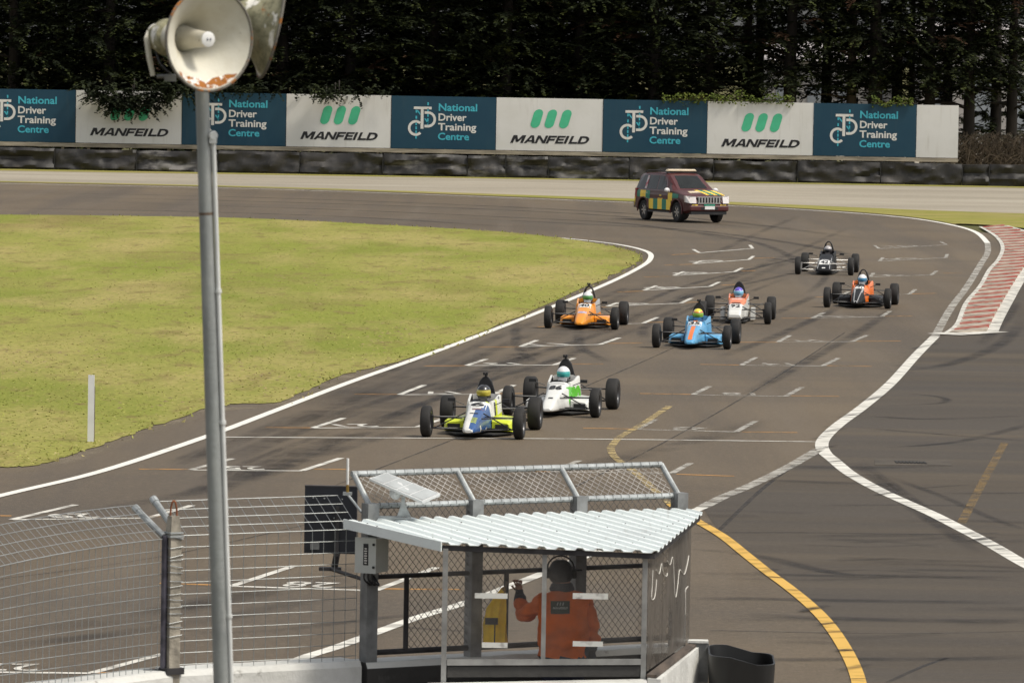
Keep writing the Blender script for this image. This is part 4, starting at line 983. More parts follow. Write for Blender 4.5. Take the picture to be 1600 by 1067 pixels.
# low base walls of the shelter
mb = MB(); p, q = R1 + V * -.14, R2 + V * .03
mb.prism([p + Vector((0, -.03, .94)), q + Vector((0, -.03, .97)), q + Vector((0, -.28, .95)), p + Vector((0, -.28, .93))], (0, 0, -.95)); mb.build('base_wall', wall_white, hut, True)
mb = MB(); o1 = Vector((.13, 0, 0)); o2 = Vector((.15, 0, 0))
mb.prism([R2 + Vector((.035, -.1, .985)), R2 + Vector((.15, -.1, .975)), R3 + Vector((.13, 0, .985)), R3 + Vector((.03, 0, .99))], (0, 0, -.98)); mb.build('base_wall', wall_white, hut, True)
mb = MB(); mb.prism([R2 + Vector((.028, -.08, .99)), R2 + Vector((.115, -.08, .985)), R3 + Vector((.11, 0, .99)), R3 + Vector((.03, 0, .994))], (0, 0, .025)); mb.build('timber_sill', 'wet_timber', hut, True)
c = D(1090, 1015, R3.y - .05)
mb = MB(); mb.box((c.x + .02, c.y, .84), (.16, .12, .36)); mb.build('end_post', 'galvanised_dull', hut, True)
mb = MB(); mb.box((c.x, c.y, 1.035), (.19, .15, .02)); mb.build('end_cap', wall_white, hut, True)

# ------------------------------------------------------------------ chain link catch fence in front of the shelter
cf = empty('catch_fence', W(a4 / 2, 0, 0), 0, 'galvanised catch fence with chain link and cranked top rail on the wall', 'fence')
AX = [0, a2, a3, a4]; ZT = 2.385
for k, a in enumerate(AX):
    mb = MB(); rot = Matrix.Rotation(math.atan2(U.y, U.x), 3, 'Z')
    mb.box(W(a, 0, ZT / 2 + (.0 if k else 0)), (.115, .115, ZT), rot); mb.build('post', 'galvanised_dull', cf, True)
    mb = MB(); b = W(a, .02, ZT - .02); t = W(a - (.02 if k == 0 else .03), .26, ZT + .24); mb.tube(b, t, .026, n=10); mb.build('cranked_arm', 'galvanised', cf, True)
def rail(name, p, q, r, m, bands=0):
    mb = MB(); mb.tube(p, q, r, n=10); ra = mb.build(name, m, cf, True)
    if bands:
        b2 = MB(); d = (q - p).normalized()
        for k in range(bands):
            c = p.lerp(q, (k + .5) / bands); c1 = c + d * .012; u_, v_ = frame_of(d)
            b2.path([c + (u_ * math.cos(t) + v_ * math.sin(t)) * (r + .002) + d * (.03 * t / 6.28) for t in [x * .785 for x in range(9)]], .0025, 4)
        q_ = b2.build('tie_wire', wire_d, ra); q_['kind'] = 'stuff'
rail('top_rail', W(-.04, .26, ZT + .24), W(a4 - .03, .26, ZT + .24), .028, 'galvanised', 34)
for k in range(3):
    rail('shoulder_rail', W(AX[k] + .06, .03, ZT - .03), W(AX[k + 1] - .06, .03, ZT - .03), .027, 'galvanised', 11)
    rail('middle_rail', W(AX[k] + .06, .0, 1.73), W(AX[k + 1] - .06, .0, 1.73), .022, 'dark_steel')
    rail('bottom_rail', W(AX[k] + .06, .0, 1.06), W(AX[k + 1] - .06, .0, 1.06), .026, 'dark_steel')
bar1 = along(641); bar2 = along(798); bar3 = along(846)
for b in (bar1, bar2): rail('upright_bar', W(b, 0, 1.07), W(b, 0, 1.73), .024, 'dark_steel')
def chain(a0, a1, z0, z1, f, name, m, step=.068, r=.0026):
    """diagonal wires of a chain link panel, clipped to its rectangle"""
    mb = MB(); w_, h_ = a1 - a0, z1 - z0; k = step; asp = 1.15
    for sgn in (1, -1):
        t = -h_ / asp
        while t < w_:
            x0, x1 = t, t + h_ / asp; lo, hi = max(x0, 0), min(x1, w_)
            if hi - lo > .01:
                n = max(1, int((hi - lo) / .3)); pts = []
                for q in range(n + 1):
                    x = lo + (hi - lo) * q / n; y = (x - t) * asp; 
                    if sgn < 0: y = h_ - y
                    pts.append(f(a0 + x, .004 * sgn, z0 + y))
                mb.path(pts, r, 4, caps=False)
            t += k
    mb.build(name, m, cf, True)
for k in range(3):
    a0, a1 = AX[k] + .06, AX[k + 1] - .06
    chain(a0, a1, 1.75, ZT - .05, W, 'chain_link', wire_d)
    def crank(a, n, z): return W(a - .03 * z, .03 + .23 * z + n, ZT + .24 * z)
    chain(a0, a1, .02, .98, lambda a, n, z: W(a - .03 * z, .03 + .23 * z + n, ZT - .01 + .24 * z), 'chain_link', wire_l, .075) if False else None
    mb = MB(); w_ = a1 - a0; hL = .33; kk = .075
    for sgn in (1, -1):
        t = -hL / 1.0
        while t < w_:
            lo, hi = max(t, 0), min(t + hL, w_)
            if hi - lo > .01:
                pts = []
                for q in range(3):
                    x = lo + (hi - lo) * q / 2; y = (x - t) / hL; y = 1 - y if sgn < 0 else y
                    pts.append(W(a0 + x - .03 * y, .03 + .23 * y + .004 * sgn, ZT - .01 + .24 * y))
                mb.path(pts, .0024, 4, caps=False)
            t += kk
    mb.build('chain_link', wire_l, cf, True)
for x0, x1 in ((bar1, AX[1] - .06), (AX[1] + .06, bar2), (AX[2] + .06, AX[3] - .06)): chain(x0, x1, 1.07, 1.72, W, 'chain_link', wire_d)

# solar panel, aerial, control box, light panel on the first post
sp = D(610, 800, P1.y); sol = empty('solar_panel', W(.1, -.05, 2.2), 0, 'small tilted white solar panel on a bracket above the shelter roof', 'solar panel')
c0, c1, c2, c3 = D(577, 747, 49.98), D(604, 738, 50.2), D(688, 771, 50.25), D(660, 783, 49.95)
mb = MB(); mb.prism([c0, c1, c2, c3], (0, .01, -.022)); mb.build('panel_frame', mat('panel_white', (.55, .56, .56), .4, var=.06), sol, True)
cell = mat('solar_cell', (.40, .42, .42), .22, .1, var=.12, scale=5)
def bl4(u, v): return (c0.lerp(c3, u)).lerp(c1.lerp(c2, u), v) + Vector((0, -.002, .004))
for k in range(4):
    mb = MB(); u0, u1 = .02 + k * .245, .02 + k * .245 + .225; mb.add([bl4(u0, .06), bl4(u1, .06), bl4(u1, .94), bl4(u0, .94)], [(0, 1, 2, 3)]); mb.build('cell', cell, sol, True)
mb = MB(); b = D(629, 778, 50.08); mb.box(D(630, 783, 50.08), (.035, .03, .09)); mb.prism([D(620, 807, 50.08), D(642, 807, 50.08), D(634, 790, 50.08), D(626, 790, 50.08)], (0, .02, 0)); mb.box(D(629, 809, 50.08), (.15, .08, .012)); mb.box(D(607, 810, 50.10), (.24, .05, .045)); mb.build('bracket', 'galvanised', sol, True)
mb = MB(); mb.ellipsoid(D(618, 770, 50.10), (.055, .035, .06), 10, 7); mb.build('junction_box', 'panel_white', sol, True)
an = empty('aerial', D(543, 780, 50.6), 0, 'short white rod aerial with brass base beside the catch fence', 'aerial')
mb = MB(); mb.tube(D(543.5, 716, 50.6), D(543, 757, 50.6), .0125, n=10); mb.build('rod', mat('rod_white', (.75, .75, .72), .4), an, True)
mb = MB(); mb.tube(D(543, 757, 50.6), D(543, 769, 50.6), .014, n=10); mb.build('brass_base', mat('brass', (.38, .24, .06), .4, .6, var=.2), an, True)
mb = MB(); mb.box(D(543, 771, 50.6), (.08, .05, .028)); mb.tube(D(543, 772, 50.6), D(565, 800, 50.45), .012); mb.build('clamp', 'galvanised', an, True)
bx = empty('control_box', D(582, 892, 49.95), 0, 'light grey control box with black label fixed under the roof corner', 'box')
rotb = Matrix.Rotation(R(-28), 3, 'Z'); c = D(582, 866, 49.95)
cbm = mat('box_grey', (.46, .48, .46), .5, var=.06)
mb = MB(); mb.box(c, (.20, .22, .30), rotb); bo = mb.build('case', cbm, bx, True)
mb = MB(); mb.box(c + rotb @ Vector((.112, 0, 0)) * 0 + rotb @ Vector((.0, -.118, 0)), (.212, .018, .312), rotb); mb.build('lid', cbm, bx, True)
mb = MB(); mb.box(c + rotb @ Vector((.005, -.129, .01)), (.05, .003, .19), rotb); la = mb.build('label_plate', mat('label_black', (.012, .012, .014), .5), bx, True)
mb = MB()
for k in range(7): mb.box(c + rotb @ Vector((.005, -.132, -.065 + k * .021)), (.022 + .008 * (k % 2), .002, .010), rotb)
q = mb.build('label_print', sign_white, la); q['kind'] = 'stuff'
for z in (-.10, .10):
    mb = MB(); mb.lathe([(.012, 0), (.012, .01), (0, .01)], c + rotb @ Vector((.085, -.128, z)), rotb @ Vector((0, -1, 0)), 10); mb.build('lock', 'label_black', bx, True)
for k in range(3):
    p = c + rotb @ Vector((-.05 + k * .04, -.05, -.15)); mb = MB(); mb.path(spline([p, p + Vector((.0, 0, -.07)), p + Vector((.06, .05, -.12)), W(.0, -.07, 1.75)], 5), .008, 6); mb.build('cable', 'label_black', bx, True)
lp = empty('light_panel', D(520, 890, 50.9), 0, 'square black flag light panel seen from behind, beyond the wire fence', 'light panel')
lpm = mat('panel_black', (.010, .012, .018), .45, var=.2, scale=3)
rl = Matrix.Rotation(R(-4), 3, 'Z'); c = D(517, 812, 50.9)
mb = MB(); mb.box(c, (.47, .06, .60), rl); mb.build('cabinet', lpm, lp, True)
mb = MB(); mb.box(c + Vector((0, -.0, .302)), (.475, .065, .012), rl); mb.build('top_edge', 'dark_steel', lp, True)
for dx, dz in ((-.16, .2), (-.06, .195), (.1, .19), (-.2, -.02), (.03, .02)):
    mb = MB(); mb.ellipsoid(c + Vector((dx, -.034, dz)), (.008, .006, .008), 6, 4); mb.build('bolt', 'galvanised', lp, True)
mb = MB(); mb.box(c + Vector((-.14, -.034, -.23)), (.08, .008, .07)); mb.build('rating_plate', 'galvanised_dull', lp, True)
mb = MB(); mb.box(c + Vector((.06, -.05, -.1)), (.03, .03, .45)); mb.tube(c + Vector((.06, -.03, -.3)), c + Vector((.04, 0, -.42)), .03); mb.box(c + Vector((.0, 0, -.44)), (.2, .1, .03)); mb.tube(c + Vector((0, 0, -.44)), W(-.02, .0, 1.7), .018); mb.build('bracket', 'dark_steel', lp, True)

# black plastic tub behind the wall end
tb = empty('plastic_tub', D(1160, 1060, 51.6) * 1, 0, 'black plastic tub with a sweeping rim beside the end of the wall', 'tub'); tb.location.z = 0
mb = MB(); c = D(1158, 1040, 51.6); c.z = 0; n = 40; vs = []
def tubr(a, s): return Vector((math.copysign(abs(math.cos(a)) ** .5, math.cos(a)) * .305 * s, math.copysign(abs(math.sin(a)) ** .5, math.sin(a)) * .42 * s, 0))
for s, zz in ((.84, 0), (.97, .80), (1, 1), (.95, 1.0), (.92, .80), (.78, .1)):
    for k in range(n):
        a = 2 * math.pi * k / n; p = tubr(a, s); h = .89 + (.07 * (1 / (1 + math.exp(p.x * 26)))) + (.03 if p.y > 0 else 0); vs.append(c + p + Vector((0, 0, h * zz)))
mb.add(vs, [(i * n + k, i * n + (k + 1) % n, (i + 1) * n + (k + 1) % n, (i + 1) * n + k) for i in range(5) for k in range(n)] + [tuple(range(n))[::-1], tuple(5 * n + k for k in range(n))])
tbm = mat('black_plastic', (.010, .010, .010), .45, var=.2, scale=6); mb.build('body', tbm, tb, True, True)
mb = MB(); mb.tube(c + Vector((-.2, 0, .62)), c + Vector((.2, 0, .62)), .02); mb.build('inner_bar', tbm, tb, True)

# white marker post on the infield
g = G(141.5, 691); mp_ = empty('marker_post', g, 0, 'plain white marker post standing at the edge of the infield grass', 'post')
mb = MB(); mb.box((0, 0, .54), (.10, .03, 1.08)); mb.build('board', mat('post_white', (.70, .70, .70), .5, var=.06, scale=4), mp_)
mb = MB(); mb.box((.04, .03, .45), (.04, .04, .9)); mb.build('stake', 'timber_post', mp_)

# ------------------------------------------------------------------ loudspeaker pole in front
YP = 25.0
t0 = D(316, 150, YP); t1 = D(346.5, 1067, YP); dv = (t0 - t1).normalized(); foot = t1 + dv * (-(t1.z) / dv.z); top = D(312.5, 40, YP)
lpole = empty('loudspeaker_pole', foot, 0, 'leaning galvanised steel pole carrying two horn loudspeakers, nearest thing to the camera', 'pole')
pole_m = layered('pole_steel', (.30, .315, .31), [((.20, .21, .21), 6, .45, .65, .8, (1, 1, .3)), ((.38, .39, .38), 22, .52, .7, .6, (1, 1, .3))], rough=.5, bump=.1, bscale=30)
MATS['pole_steel'].node_tree.nodes['Principled BSDF'].inputs['Metallic'].default_value = .35
mb = MB(); mb.path([foot, t1, t0, top], [.042, .0365, .0300, .0290], 20); mb.build('shaft', pole_m, lpole, True, True)
cm = mat('conduit_white', (.60, .61, .60), .5, var=.08, scale=5)
cu_ = [D(333 + (361.5 - 333) * (y - 205) / (1067 - 205), y, YP - .01) for y in (210, 400, 600, 800, 1000, 1067)]; cu_.append(cu_[-1] + (cu_[-1] - cu_[0]).normalized() * 3.3)
mb = MB(); mb.path(cu_, .0105, 10); mb.build('conduit', cm, lpole, True, True)
mb = MB(); mb.lathe([(.0, -.012), (.018, -.012), (.021, 0), (.018, .014), (0, .014)], D(333, 212, YP - .015), (.3, -1, 0), 14); mb.box(D(333, 218, YP - .012), (.03, .03, .035)); mb.build('conduit_elbow', cm, lpole, True)
for y in (455, 660, 962):
    x = 333 + (361.5 - 333) * (y - 205) / (1067 - 205); mb = MB(); mb.lathe([(.015, -.008), (.015, .008)], D(x, y, YP - .01), dv, 10); mb.build('saddle_clip', cm, lpole, True)
mb = MB(); pc = [t1.lerp(t0, .79), t1.lerp(t0, .835)]
rust = mat('rust_stain', (.12, .085, .06), .9, var=.4, scale=18)
mb = MB(); mb.lathe([(.0318, -.006), (.0318, .006)], t1.lerp(t0, .80), dv, 20); mb.build('band', rust, lpole, True)

horn_out = layered('horn_lichen', (.34, .32, .21), [((.17, .165, .10), 22, .45, .62, .85, None), ((.74, .72, .66), 7, .55, .58, 1, (1, 1, .45)), ((.10, .09, .06), 60, .58, .66, .8, None), ((.33, .13, .03), 14, .64, .69, .9, None)], rough=.85, bump=.4, bscale=20)
horn_in = layered('horn_cream', (.62, .60, .52), [((.50, .46, .36), 5, .45, .65, .8, None), ((.17, .14, .10), 45, .67, .72, .85, None)], rough=.6, bump=.1)
horn_rust = layered('horn_rim_rust', (.32, .12, .025), [((.74, .72, .68), 26, .50, .54, 1, None), ((.12, .055, .03), 40, .5, .7, .7, None)], rough=.9, bump=.4)
horn_rim = layered('horn_rim', (.16, .15, .13), [((.36, .14, .03), 16, .55, .60, .95, None), ((.06, .055, .05), 8, .5, .7, .8, None)], rough=.85, bump=.3)
def horn(lab, mouth, axis, rad, L, rear):
    ax = Vector(axis).normalized(); o = empty('loudspeaker_horn', mouth - ax * L, 0, lab, 'loudspeaker', 'horn loudspeakers on the pole')
    prof = [(rad * (.22 + .78 * (t ** 2.3)), -L * (1 - t) ) for t in [k / 10 for k in range(11)]]
    mb = MB(); mb.lathe(prof + [(rad * 1.0, .0)], mouth, ax, 48); mb.f = [f for f in mb.f if len(f) == 4]; mb.m = [0] * len(mb.f)
    mb.build('bell', horn_out, o, True, True, fix=False)
    mb = MB(); mb.lathe([(max(r - .006, .01), h) for r, h in prof], mouth, ax, 48); mb.f = [f for f in mb.f if len(f) == 4]; mb.m = [0] * len(mb.f); mb.build('bell_lining', horn_in, o, True, True, fix=False)
    u, v = frame_of(ax); mb = MB(); mb.path([mouth + (u * math.cos(k * .1309) + v * math.sin(k * .1309)) * (rad - .001) for k in range(48)], .0065, 8, closed=True); mb.build('rim', horn_rim, o, True, True)
    mb = MB(); dn = Vector((0, 0, -1)); dn = (dn - ax * dn.dot(ax)).normalized(); sd_ = ax.cross(dn); vs = []
    for k in range(25):
        a = R(-46 + 92 * k / 24); e = dn * math.cos(a) + sd_ * math.sin(a); wv = .036 + .03 * noise.noise(Vector((k * .45, 3, 0))); wv *= min(1, .25 + math.cos(a * 1.9))
        for q in range(3): 
            t = q / 2; rr = rad - .004 - wv * t; hh = -L * (1 - (max((rr / rad - .22) / .78, 0)) ** (1 / 2.3)); vs.append(mouth + e * (rr - .0075) + ax * (hh + .001))
    mb.add(vs, [(k * 3 + q, k * 3 + q + 1, (k + 1) * 3 + q + 1, (k + 1) * 3 + q) for k in range(24) for q in range(2)]); mb.build('rust_patch', horn_rust, o, True, True)
    mb = MB(); mb.lathe([(rad * .30, -L * .98), (rad * .27, -L * .7), (rad * .19, -L * .40), (rad * .150, -L * .12), (rad * .150, -L * .04)], mouth, ax, 28); tip = mb.build('inner_horn', horn_in, o, True, True)
    mb = MB(); mb.lathe([(rad * .150, 0), (rad * .150, .006), (rad * .10, .010), (0, .010)], mouth - ax * (L * .04), ax, 24); cap = mb.build('tip_cap', mat('cap_white', (.68, .68, .67), .5), o, True, True)
    for s in (-1, 1):
        mb = MB(); mb.ellipsoid(mouth - ax * (L * .04 - .011) + u * (.008 * s), (.004, .004, .007), 8, 6); mb.build('cap_mark', mat('cap_grey', (.20, .21, .25), .6), cap)
    # throat and driver unit behind
    mb = MB(); mb.lathe([(rad * .30, -L * .92), (rad * .36, -L * .97), (rad * .36, -L * 1.10), (rad * .31, -L * 1.14), (rad * .27, -L * 1.18), (rad * .26, -L * 1.34), (rad * .18, -L * 1.40), (0, -L * 1.40)], mouth, ax, 28); mb.build('driver_unit', horn_out, o, True, True)
    return o
ax1 = Vector((.60, -.80, -.02)).normalized(); m1 = D(327, 62, YP - .30)
h1 = horn('front loudspeaker horn facing the camera with rust on its lower rim', m1, ax1, .224, .31, 0)
ax2 = Vector((.96, .19, -.20)).normalized(); m2 = D(424, 40, YP + .04)
h2 = horn('rear loudspeaker horn pointing right with lichen and peeling paint', m2, ax2, .235, .26, 0)
# bracket of the front horn
bk = MB(); q0 = D(236, 42, YP - .02); q1 = D(239, 118, YP - .02)
bk.path([D(232, 50, YP), D(229, 60, YP - .02), D(233, 90, YP - .03), D(239, 119, YP - .03)], [.010, .013, .013, .011], 6); bk.build('bracket_strap', horn_in, h1, True)
bk = MB(); bk.box(D(266, 122, YP - .02), (.05, .04, .03)); bk.tube(D(245, 120, YP - .02), D(312, 118, YP), .009); bk.tube(D(300, 118, YP), D(315, 75, YP), .012); bk.build('bracket_arm', galv_d, h1, True)
bk = MB(); bk.path(spline([D(242, 75, YP - .02), D(250, 100, YP - .04), D(268, 117, YP - .03)], 5), .004, 5); bk.build('cable', 'label_black', h1, True)
# ================================================================== RACING CARS
tyre_m = mat('tyre_rubber', (.014, .013, .0125), .8, var=.25, scale=5, bump=.15)
rim_m = mat('wheel_rim', (.10, .10, .105), .4, .7, var=.15)
black_m = mat('satin_black', (.014, .014, .015), .5, var=.15)
arm_m = mat('suspension_black', (.03, .03, .032), .45, .3, var=.2)
arm_s = mat('suspension_silver', (.45, .44, .42), .4, .5, var=.15)
floor_m = mat('car_floor', (.018, .017, .016), .7, var=.2)
inner_m = mat('cockpit_inside', (.022, .021, .022), .8, var=.2)
plate_m = mat('number_plate', (.72, .72, .70), .45, var=.04)
ink_m = mat('number_ink', (.012, .012, .014), .5, var=.05)
def paint(name, c, var=.07): return mat('paint_' + name, c, .3, 0, var=var, scale=3, coat=.25)
paint('white', (.66, .66, .63)); paint('blue', (.028, .085, .24)); paint('lime', (.58, .66, .03)); paint('green', (.10, .46, .03)); paint('orange', (.74, .27, .015)); paint('sky', (.10, .34, .58)); paint('flame', (.80, .17, .02))
MATS.pop('paint_black', None); mat('paint_black', (.008, .008, .009), .42, 0, var=.1, spec=.25)
paint('coral', (.74, .20, .07)); paint('charcoal', (.05, .05, .05)); paint('silver', (.34, .34, .34)); paint('navy', (.02, .035, .12)); paint('pale_orange', (.78, .33, .04)); paint('yellow', (.72, .50, .03))

def wheel_meshes():
    out = {}
    for k, (r, wd, rr) in {'f': (.260, .165, .165), 'r': (.278, .215, .165)}.items():
        h = wd / 2; sh = .035
        prof = [(rr, -h * .86), (r - .07, -h), (r - sh, -h * .99), (r - .010, -h * .82), (r, -h * .6), (r, h * .6), (r - .010, h * .82), (r - sh, h * .99), (r - .07, h), (rr, h * .86)]
        mb = MB(); mb.lathe(prof, (0, 0, 0), (1, 0, 0), 36, close=True); ty = mb.mesh('tyre', tyre_m, True)
        mb = MB(); mb.lathe([(0, h * .35), (.05, h * .45), (.06, h * .30), (.13, h * .25), (.150, h * .8), (rr + .004, h * .88), (rr + .004, -h * .88), (.15, -h * .8), (.14, -h * .2), (0, -h * .2)], (0, 0, 0), (1, 0, 0), 28); 
        ri = mb.mesh('rim', rim_m, True); out[k] = (ty, ri)
    return out
WM = wheel_meshes()

def ring(hw, zb, zt, n=4.0, taper=.2, cock=None):
    """half profile from bottom centre to top centre, 15 points"""
    pts = []; zc = (zb + zt) / 2; hh = (zt - zb) / 2
    for k in range(15):
        a = -math.pi / 2 + math.pi * k / 14
        x = hw * abs(math.cos(a)) ** (2 / n); z = zc + hh * math.copysign(abs(math.sin(a)) ** (2 / n), math.sin(a))
        x *= 1 - taper * (z - zb) / (zt - zb); pts.append((x, z))
    if cock:
        rim = pts[:10]; xr, zr = rim[-1]
        rim[-1] = (xr, zt); rim[-2] = (rim[-2][0], zt - .03)
        pts = rim + [(xr - .035, zt - .005), (xr - .05, zt - .08), (xr - .06, cock + .05), (xr * .5, cock), (0, cock)]
    return pts
def loft(stations, colour):
    mb = MB(); rings = []
    for st in stations:
        y, hw, zb, zt, n, tp, ck = (list(st) + [4, .2, None])[:7] if len(st) < 7 else st
        h = ring(hw, zb, zt, n, tp, ck); full = [(x, y, z) for x, z in h] + [(-x, y, z) for x, z in h[-2:0:-1]]
        rings.append(full)
    m = len(rings[0])
    for r in rings: mb.v += r
    for i in range(len(rings) - 1):
        for k in range(m):
            f = (i * m + k, i * m + (k + 1) % m, (i + 1) * m + (k + 1) % m, (i + 1) * m + k); mb.f.append(f)
            c = sum((Vector(mb.v[q]) for q in f), Vector()) / 4
            kk = k if k < 15 else m - k - 1
            inner = kk >= 10 and stations[i][6] is not None and stations[i + 1][6] is not None
            mb.m.append(-1 if inner else colour(c, kk))
    mb.f += [tuple(range(m)), tuple((len(rings) - 1) * m + k for k in range(m))]; mb.m += [colour(Vector(rings[0][0]), 0), -1]
    return mb
def dense(st, n=3):
    """insert stations so painted borders are crisp"""
    out = []
    for a, b in zip(st, st[1:]):
        out.append(a)
        if (a[6] is None) == (b[6] is None):
            for k in range(1, n):
                t = k / n; out.append(tuple((a[q] + (b[q] - a[q]) * t) if a[q] is not None else None for q in range(7)))
    out.append(st[-1]); return out
MODERN = [(1.80, .060, .125, .165, 3, .1, None), (1.74, .105, .11, .205, 3.2, .15, None), (1.50, .155, .10, .300, 4, .3, None), (1.22, .180, .09, .375, 4.5, .32, None), (.90, .215, .08, .455, 5, .34, None), (.60, .250, .07, .520, 5, .34, None), (.40, .275, .06, .560, 5, .32, None),
          (.39, .276, .06, .560, 5, .30, .16), (.05, .300, .06, .575, 5, .22, .14), (-.32, .320, .06, .640, 5, .20, .14), (-.33, .320, .06, .650, 5, .22, None), (-.60, .290, .07, .630, 5, .35, None), (-1.0, .22, .09, .52, 4, .35, None), (-1.4, .16, .14, .42, 4, .3, None), (-1.72, .11, .20, .36, 4, .2, None)]
CLASSIC = [(1.62, .14, .16, .22, 5, .1, None), (1.55, .17, .11, .30, 6, .12, None), (1.22, .19, .09, .40, 6, .15, None), (.85, .215, .08, .485, 6, .16, None), (.55, .24, .07, .545, 6, .16, None), (.38, .25, .06, .575, 6, .16, None),
           (.37, .251, .06, .575, 6, .16, .16), (.05, .265, .06, .590, 6, .14, .14), (-.32, .275, .06, .650, 6, .14, .14), (-.33, .275, .06, .655, 5, .2, None), (-.6, .24, .07, .60, 5, .3, None), (-1.0, .2, .10, .50, 4, .3, None), (-1.4, .15, .15, .42, 4, .3, None), (-1.7, .10, .2, .36, 4, .2, None)]
WEDGE = [(1.70, .235, .11, .15, 6, .05, None), (1.62, .235, .10, .22, 6, .08, None), (1.22, .235, .09, .37, 6, .16, None), (.85, .245, .08, .47, 6, .2, None), (.55, .255, .07, .545, 6, .24, None), (.40, .26, .06, .58, 6, .25, None),
         (.39, .26, .06, .58, 6, .24, .16), (.05, .27, .06, .60, 6, .2, .14), (-.32, .275, .06, .66, 6, .2, .14), (-.33, .275, .06, .665, 5, .25, None), (-.6, .22, .07, .60, 5, .35, None), (-1.0, .18, .10, .48, 4, .3, None), (-1.4, .13, .15, .40, 4, .3, None), (-1.7, .10, .2, .34, 4, .2, None)]

# driver: one seated body, copied
def skin_mesh(name, verts, edges, radii, root, sub=2):
    me = bpy.data.meshes.new(name); me.from_pydata(verts, edges, []); o = bpy.data.objects.new(name, me); col.objects.link(o)
    md = o.modifiers.new('skin', 'SKIN'); 
    for i, r in enumerate(radii):
        sv = me.skin_vertices[0].data[i]; sv.radius = r if isinstance(r, tuple) else (r, r); sv.use_root = (i == root)
    ms = o.modifiers.new('sub', 'SUBSURF'); ms.levels = sub; ms.render_levels = sub
    dg = bpy.context.evaluated_depsgraph_get(); out = bpy.data.meshes.new_from_object(o.evaluated_get(dg))
    bpy.data.objects.remove(o); bpy.data.meshes.remove(me)
    out.polygons.foreach_set('use_smooth', [True] * len(out.polygons)); out.materials.clear(); return out
def hand_chain(v, e, r, wrist, d, up, side, s=1.0, curl=.5):
    """palm and five fingers hanging off the wrist vertex index"""
    w0 = Vector(v[wrist]); d = Vector(d).normalized(); up = Vector(up).normalized(); side = Vector(side).normalized()
    pm = len(v); v.append(tuple(w0 + d * .05 * s)); e.append((wrist, pm)); r.append((.030 * s, .018 * s))
    for k, L in enumerate((.070, .078, .072, .058)):
        b = w0 + d * .088 * s + side * ((k - 1.5) * .020 * s); i = len(v)
        v += [tuple(b), tuple(b + (d * (1 - curl) - up * curl * .9) * L * .55 * s), tuple(b + (d * (1 - curl * 1.5) - up * curl * 1.8) * L * s)]
        e += [(pm, i), (i, i + 1), (i + 1, i + 2)]; r += [.0095 * s, .0088 * s, .0075 * s]
    i = len(v); b = w0 + d * .035 * s - side * .034 * s
    v += [tuple(b), tuple(b + (d * .6 - side * .5 - up * .4) * .05 * s)]; e += [(pm, i), (i, i + 1)]; r += [.011 * s, .009 * s]
dv_, de_, dr_ = [], [], []
dv_ += [(0, -.22, .16), (0, -.26, .30), (0, -.26, .44), (0, -.22, .545), (0, -.19, .60)]; de_ += [(0, 1), (1, 2), (2, 3), (3, 4)]; dr_ += [(.15, .11), (.15, .11), (.165, .11), (.075, .06), (.06, .06)]
for s in (-1, 1):
    i = len(dv_); dv_ += [(.17 * s, -.22, .50), (.225 * s, -.06, .40), (.15 * s, .14, .42)]; de_ += [(2, i), (i, i + 1), (i + 1, i + 2)]; dr_ += [.062, .048, .034]
    hand_chain(dv_, de_, dr_, i + 2, (-.25 * s, .9, .25), (0, 0, 1), (.9 * s, .1, 0), .9, .55)
    i = len(dv_); dv_ += [(.09 * s, -.05, .17), (.10 * s, .38, .30), (.09 * s, .82, .19)]; de_ += [(0, i), (i, i + 1), (i + 1, i + 2)]; dr_ += [.085, .062, .045]
DRV = skin_mesh('driver_body', dv_, de_, dr_, 0, 1)
def helmet_mesh():
    mb = MB(); mb.ellipsoid((0, 0, 0), (.122, .145, .135), 24, 16, f=lambda p: Vector((p.x, p.y * (1.05 if p.y > 0 else 1), p.z if p.z > -.09 else -.09 - (-.09 - p.z) * .5)))
    mb.box((0, .10, -.085), (.15, .09, .06), taper=.9); return mb
def visor_mesh():
    mb = MB(); vs = []; n = 16
    for k in range(n + 1):
        a = R(-78 + 156 * k / n)
        for z in (-.045, -.012, .022, .052): 
            q = math.sqrt(max(0, 1 - (z / .135) ** 2)); vs.append((math.sin(a) * .126 * q, math.cos(a) * .157 * q, z))
    mb.add(vs, [(k * 4 + q, (k + 1) * 4 + q, (k + 1) * 4 + q + 1, k * 4 + q + 1) for k in range(n) for q in range(3)]); return mb
HM, VM = helmet_mesh(), visor_mesh()
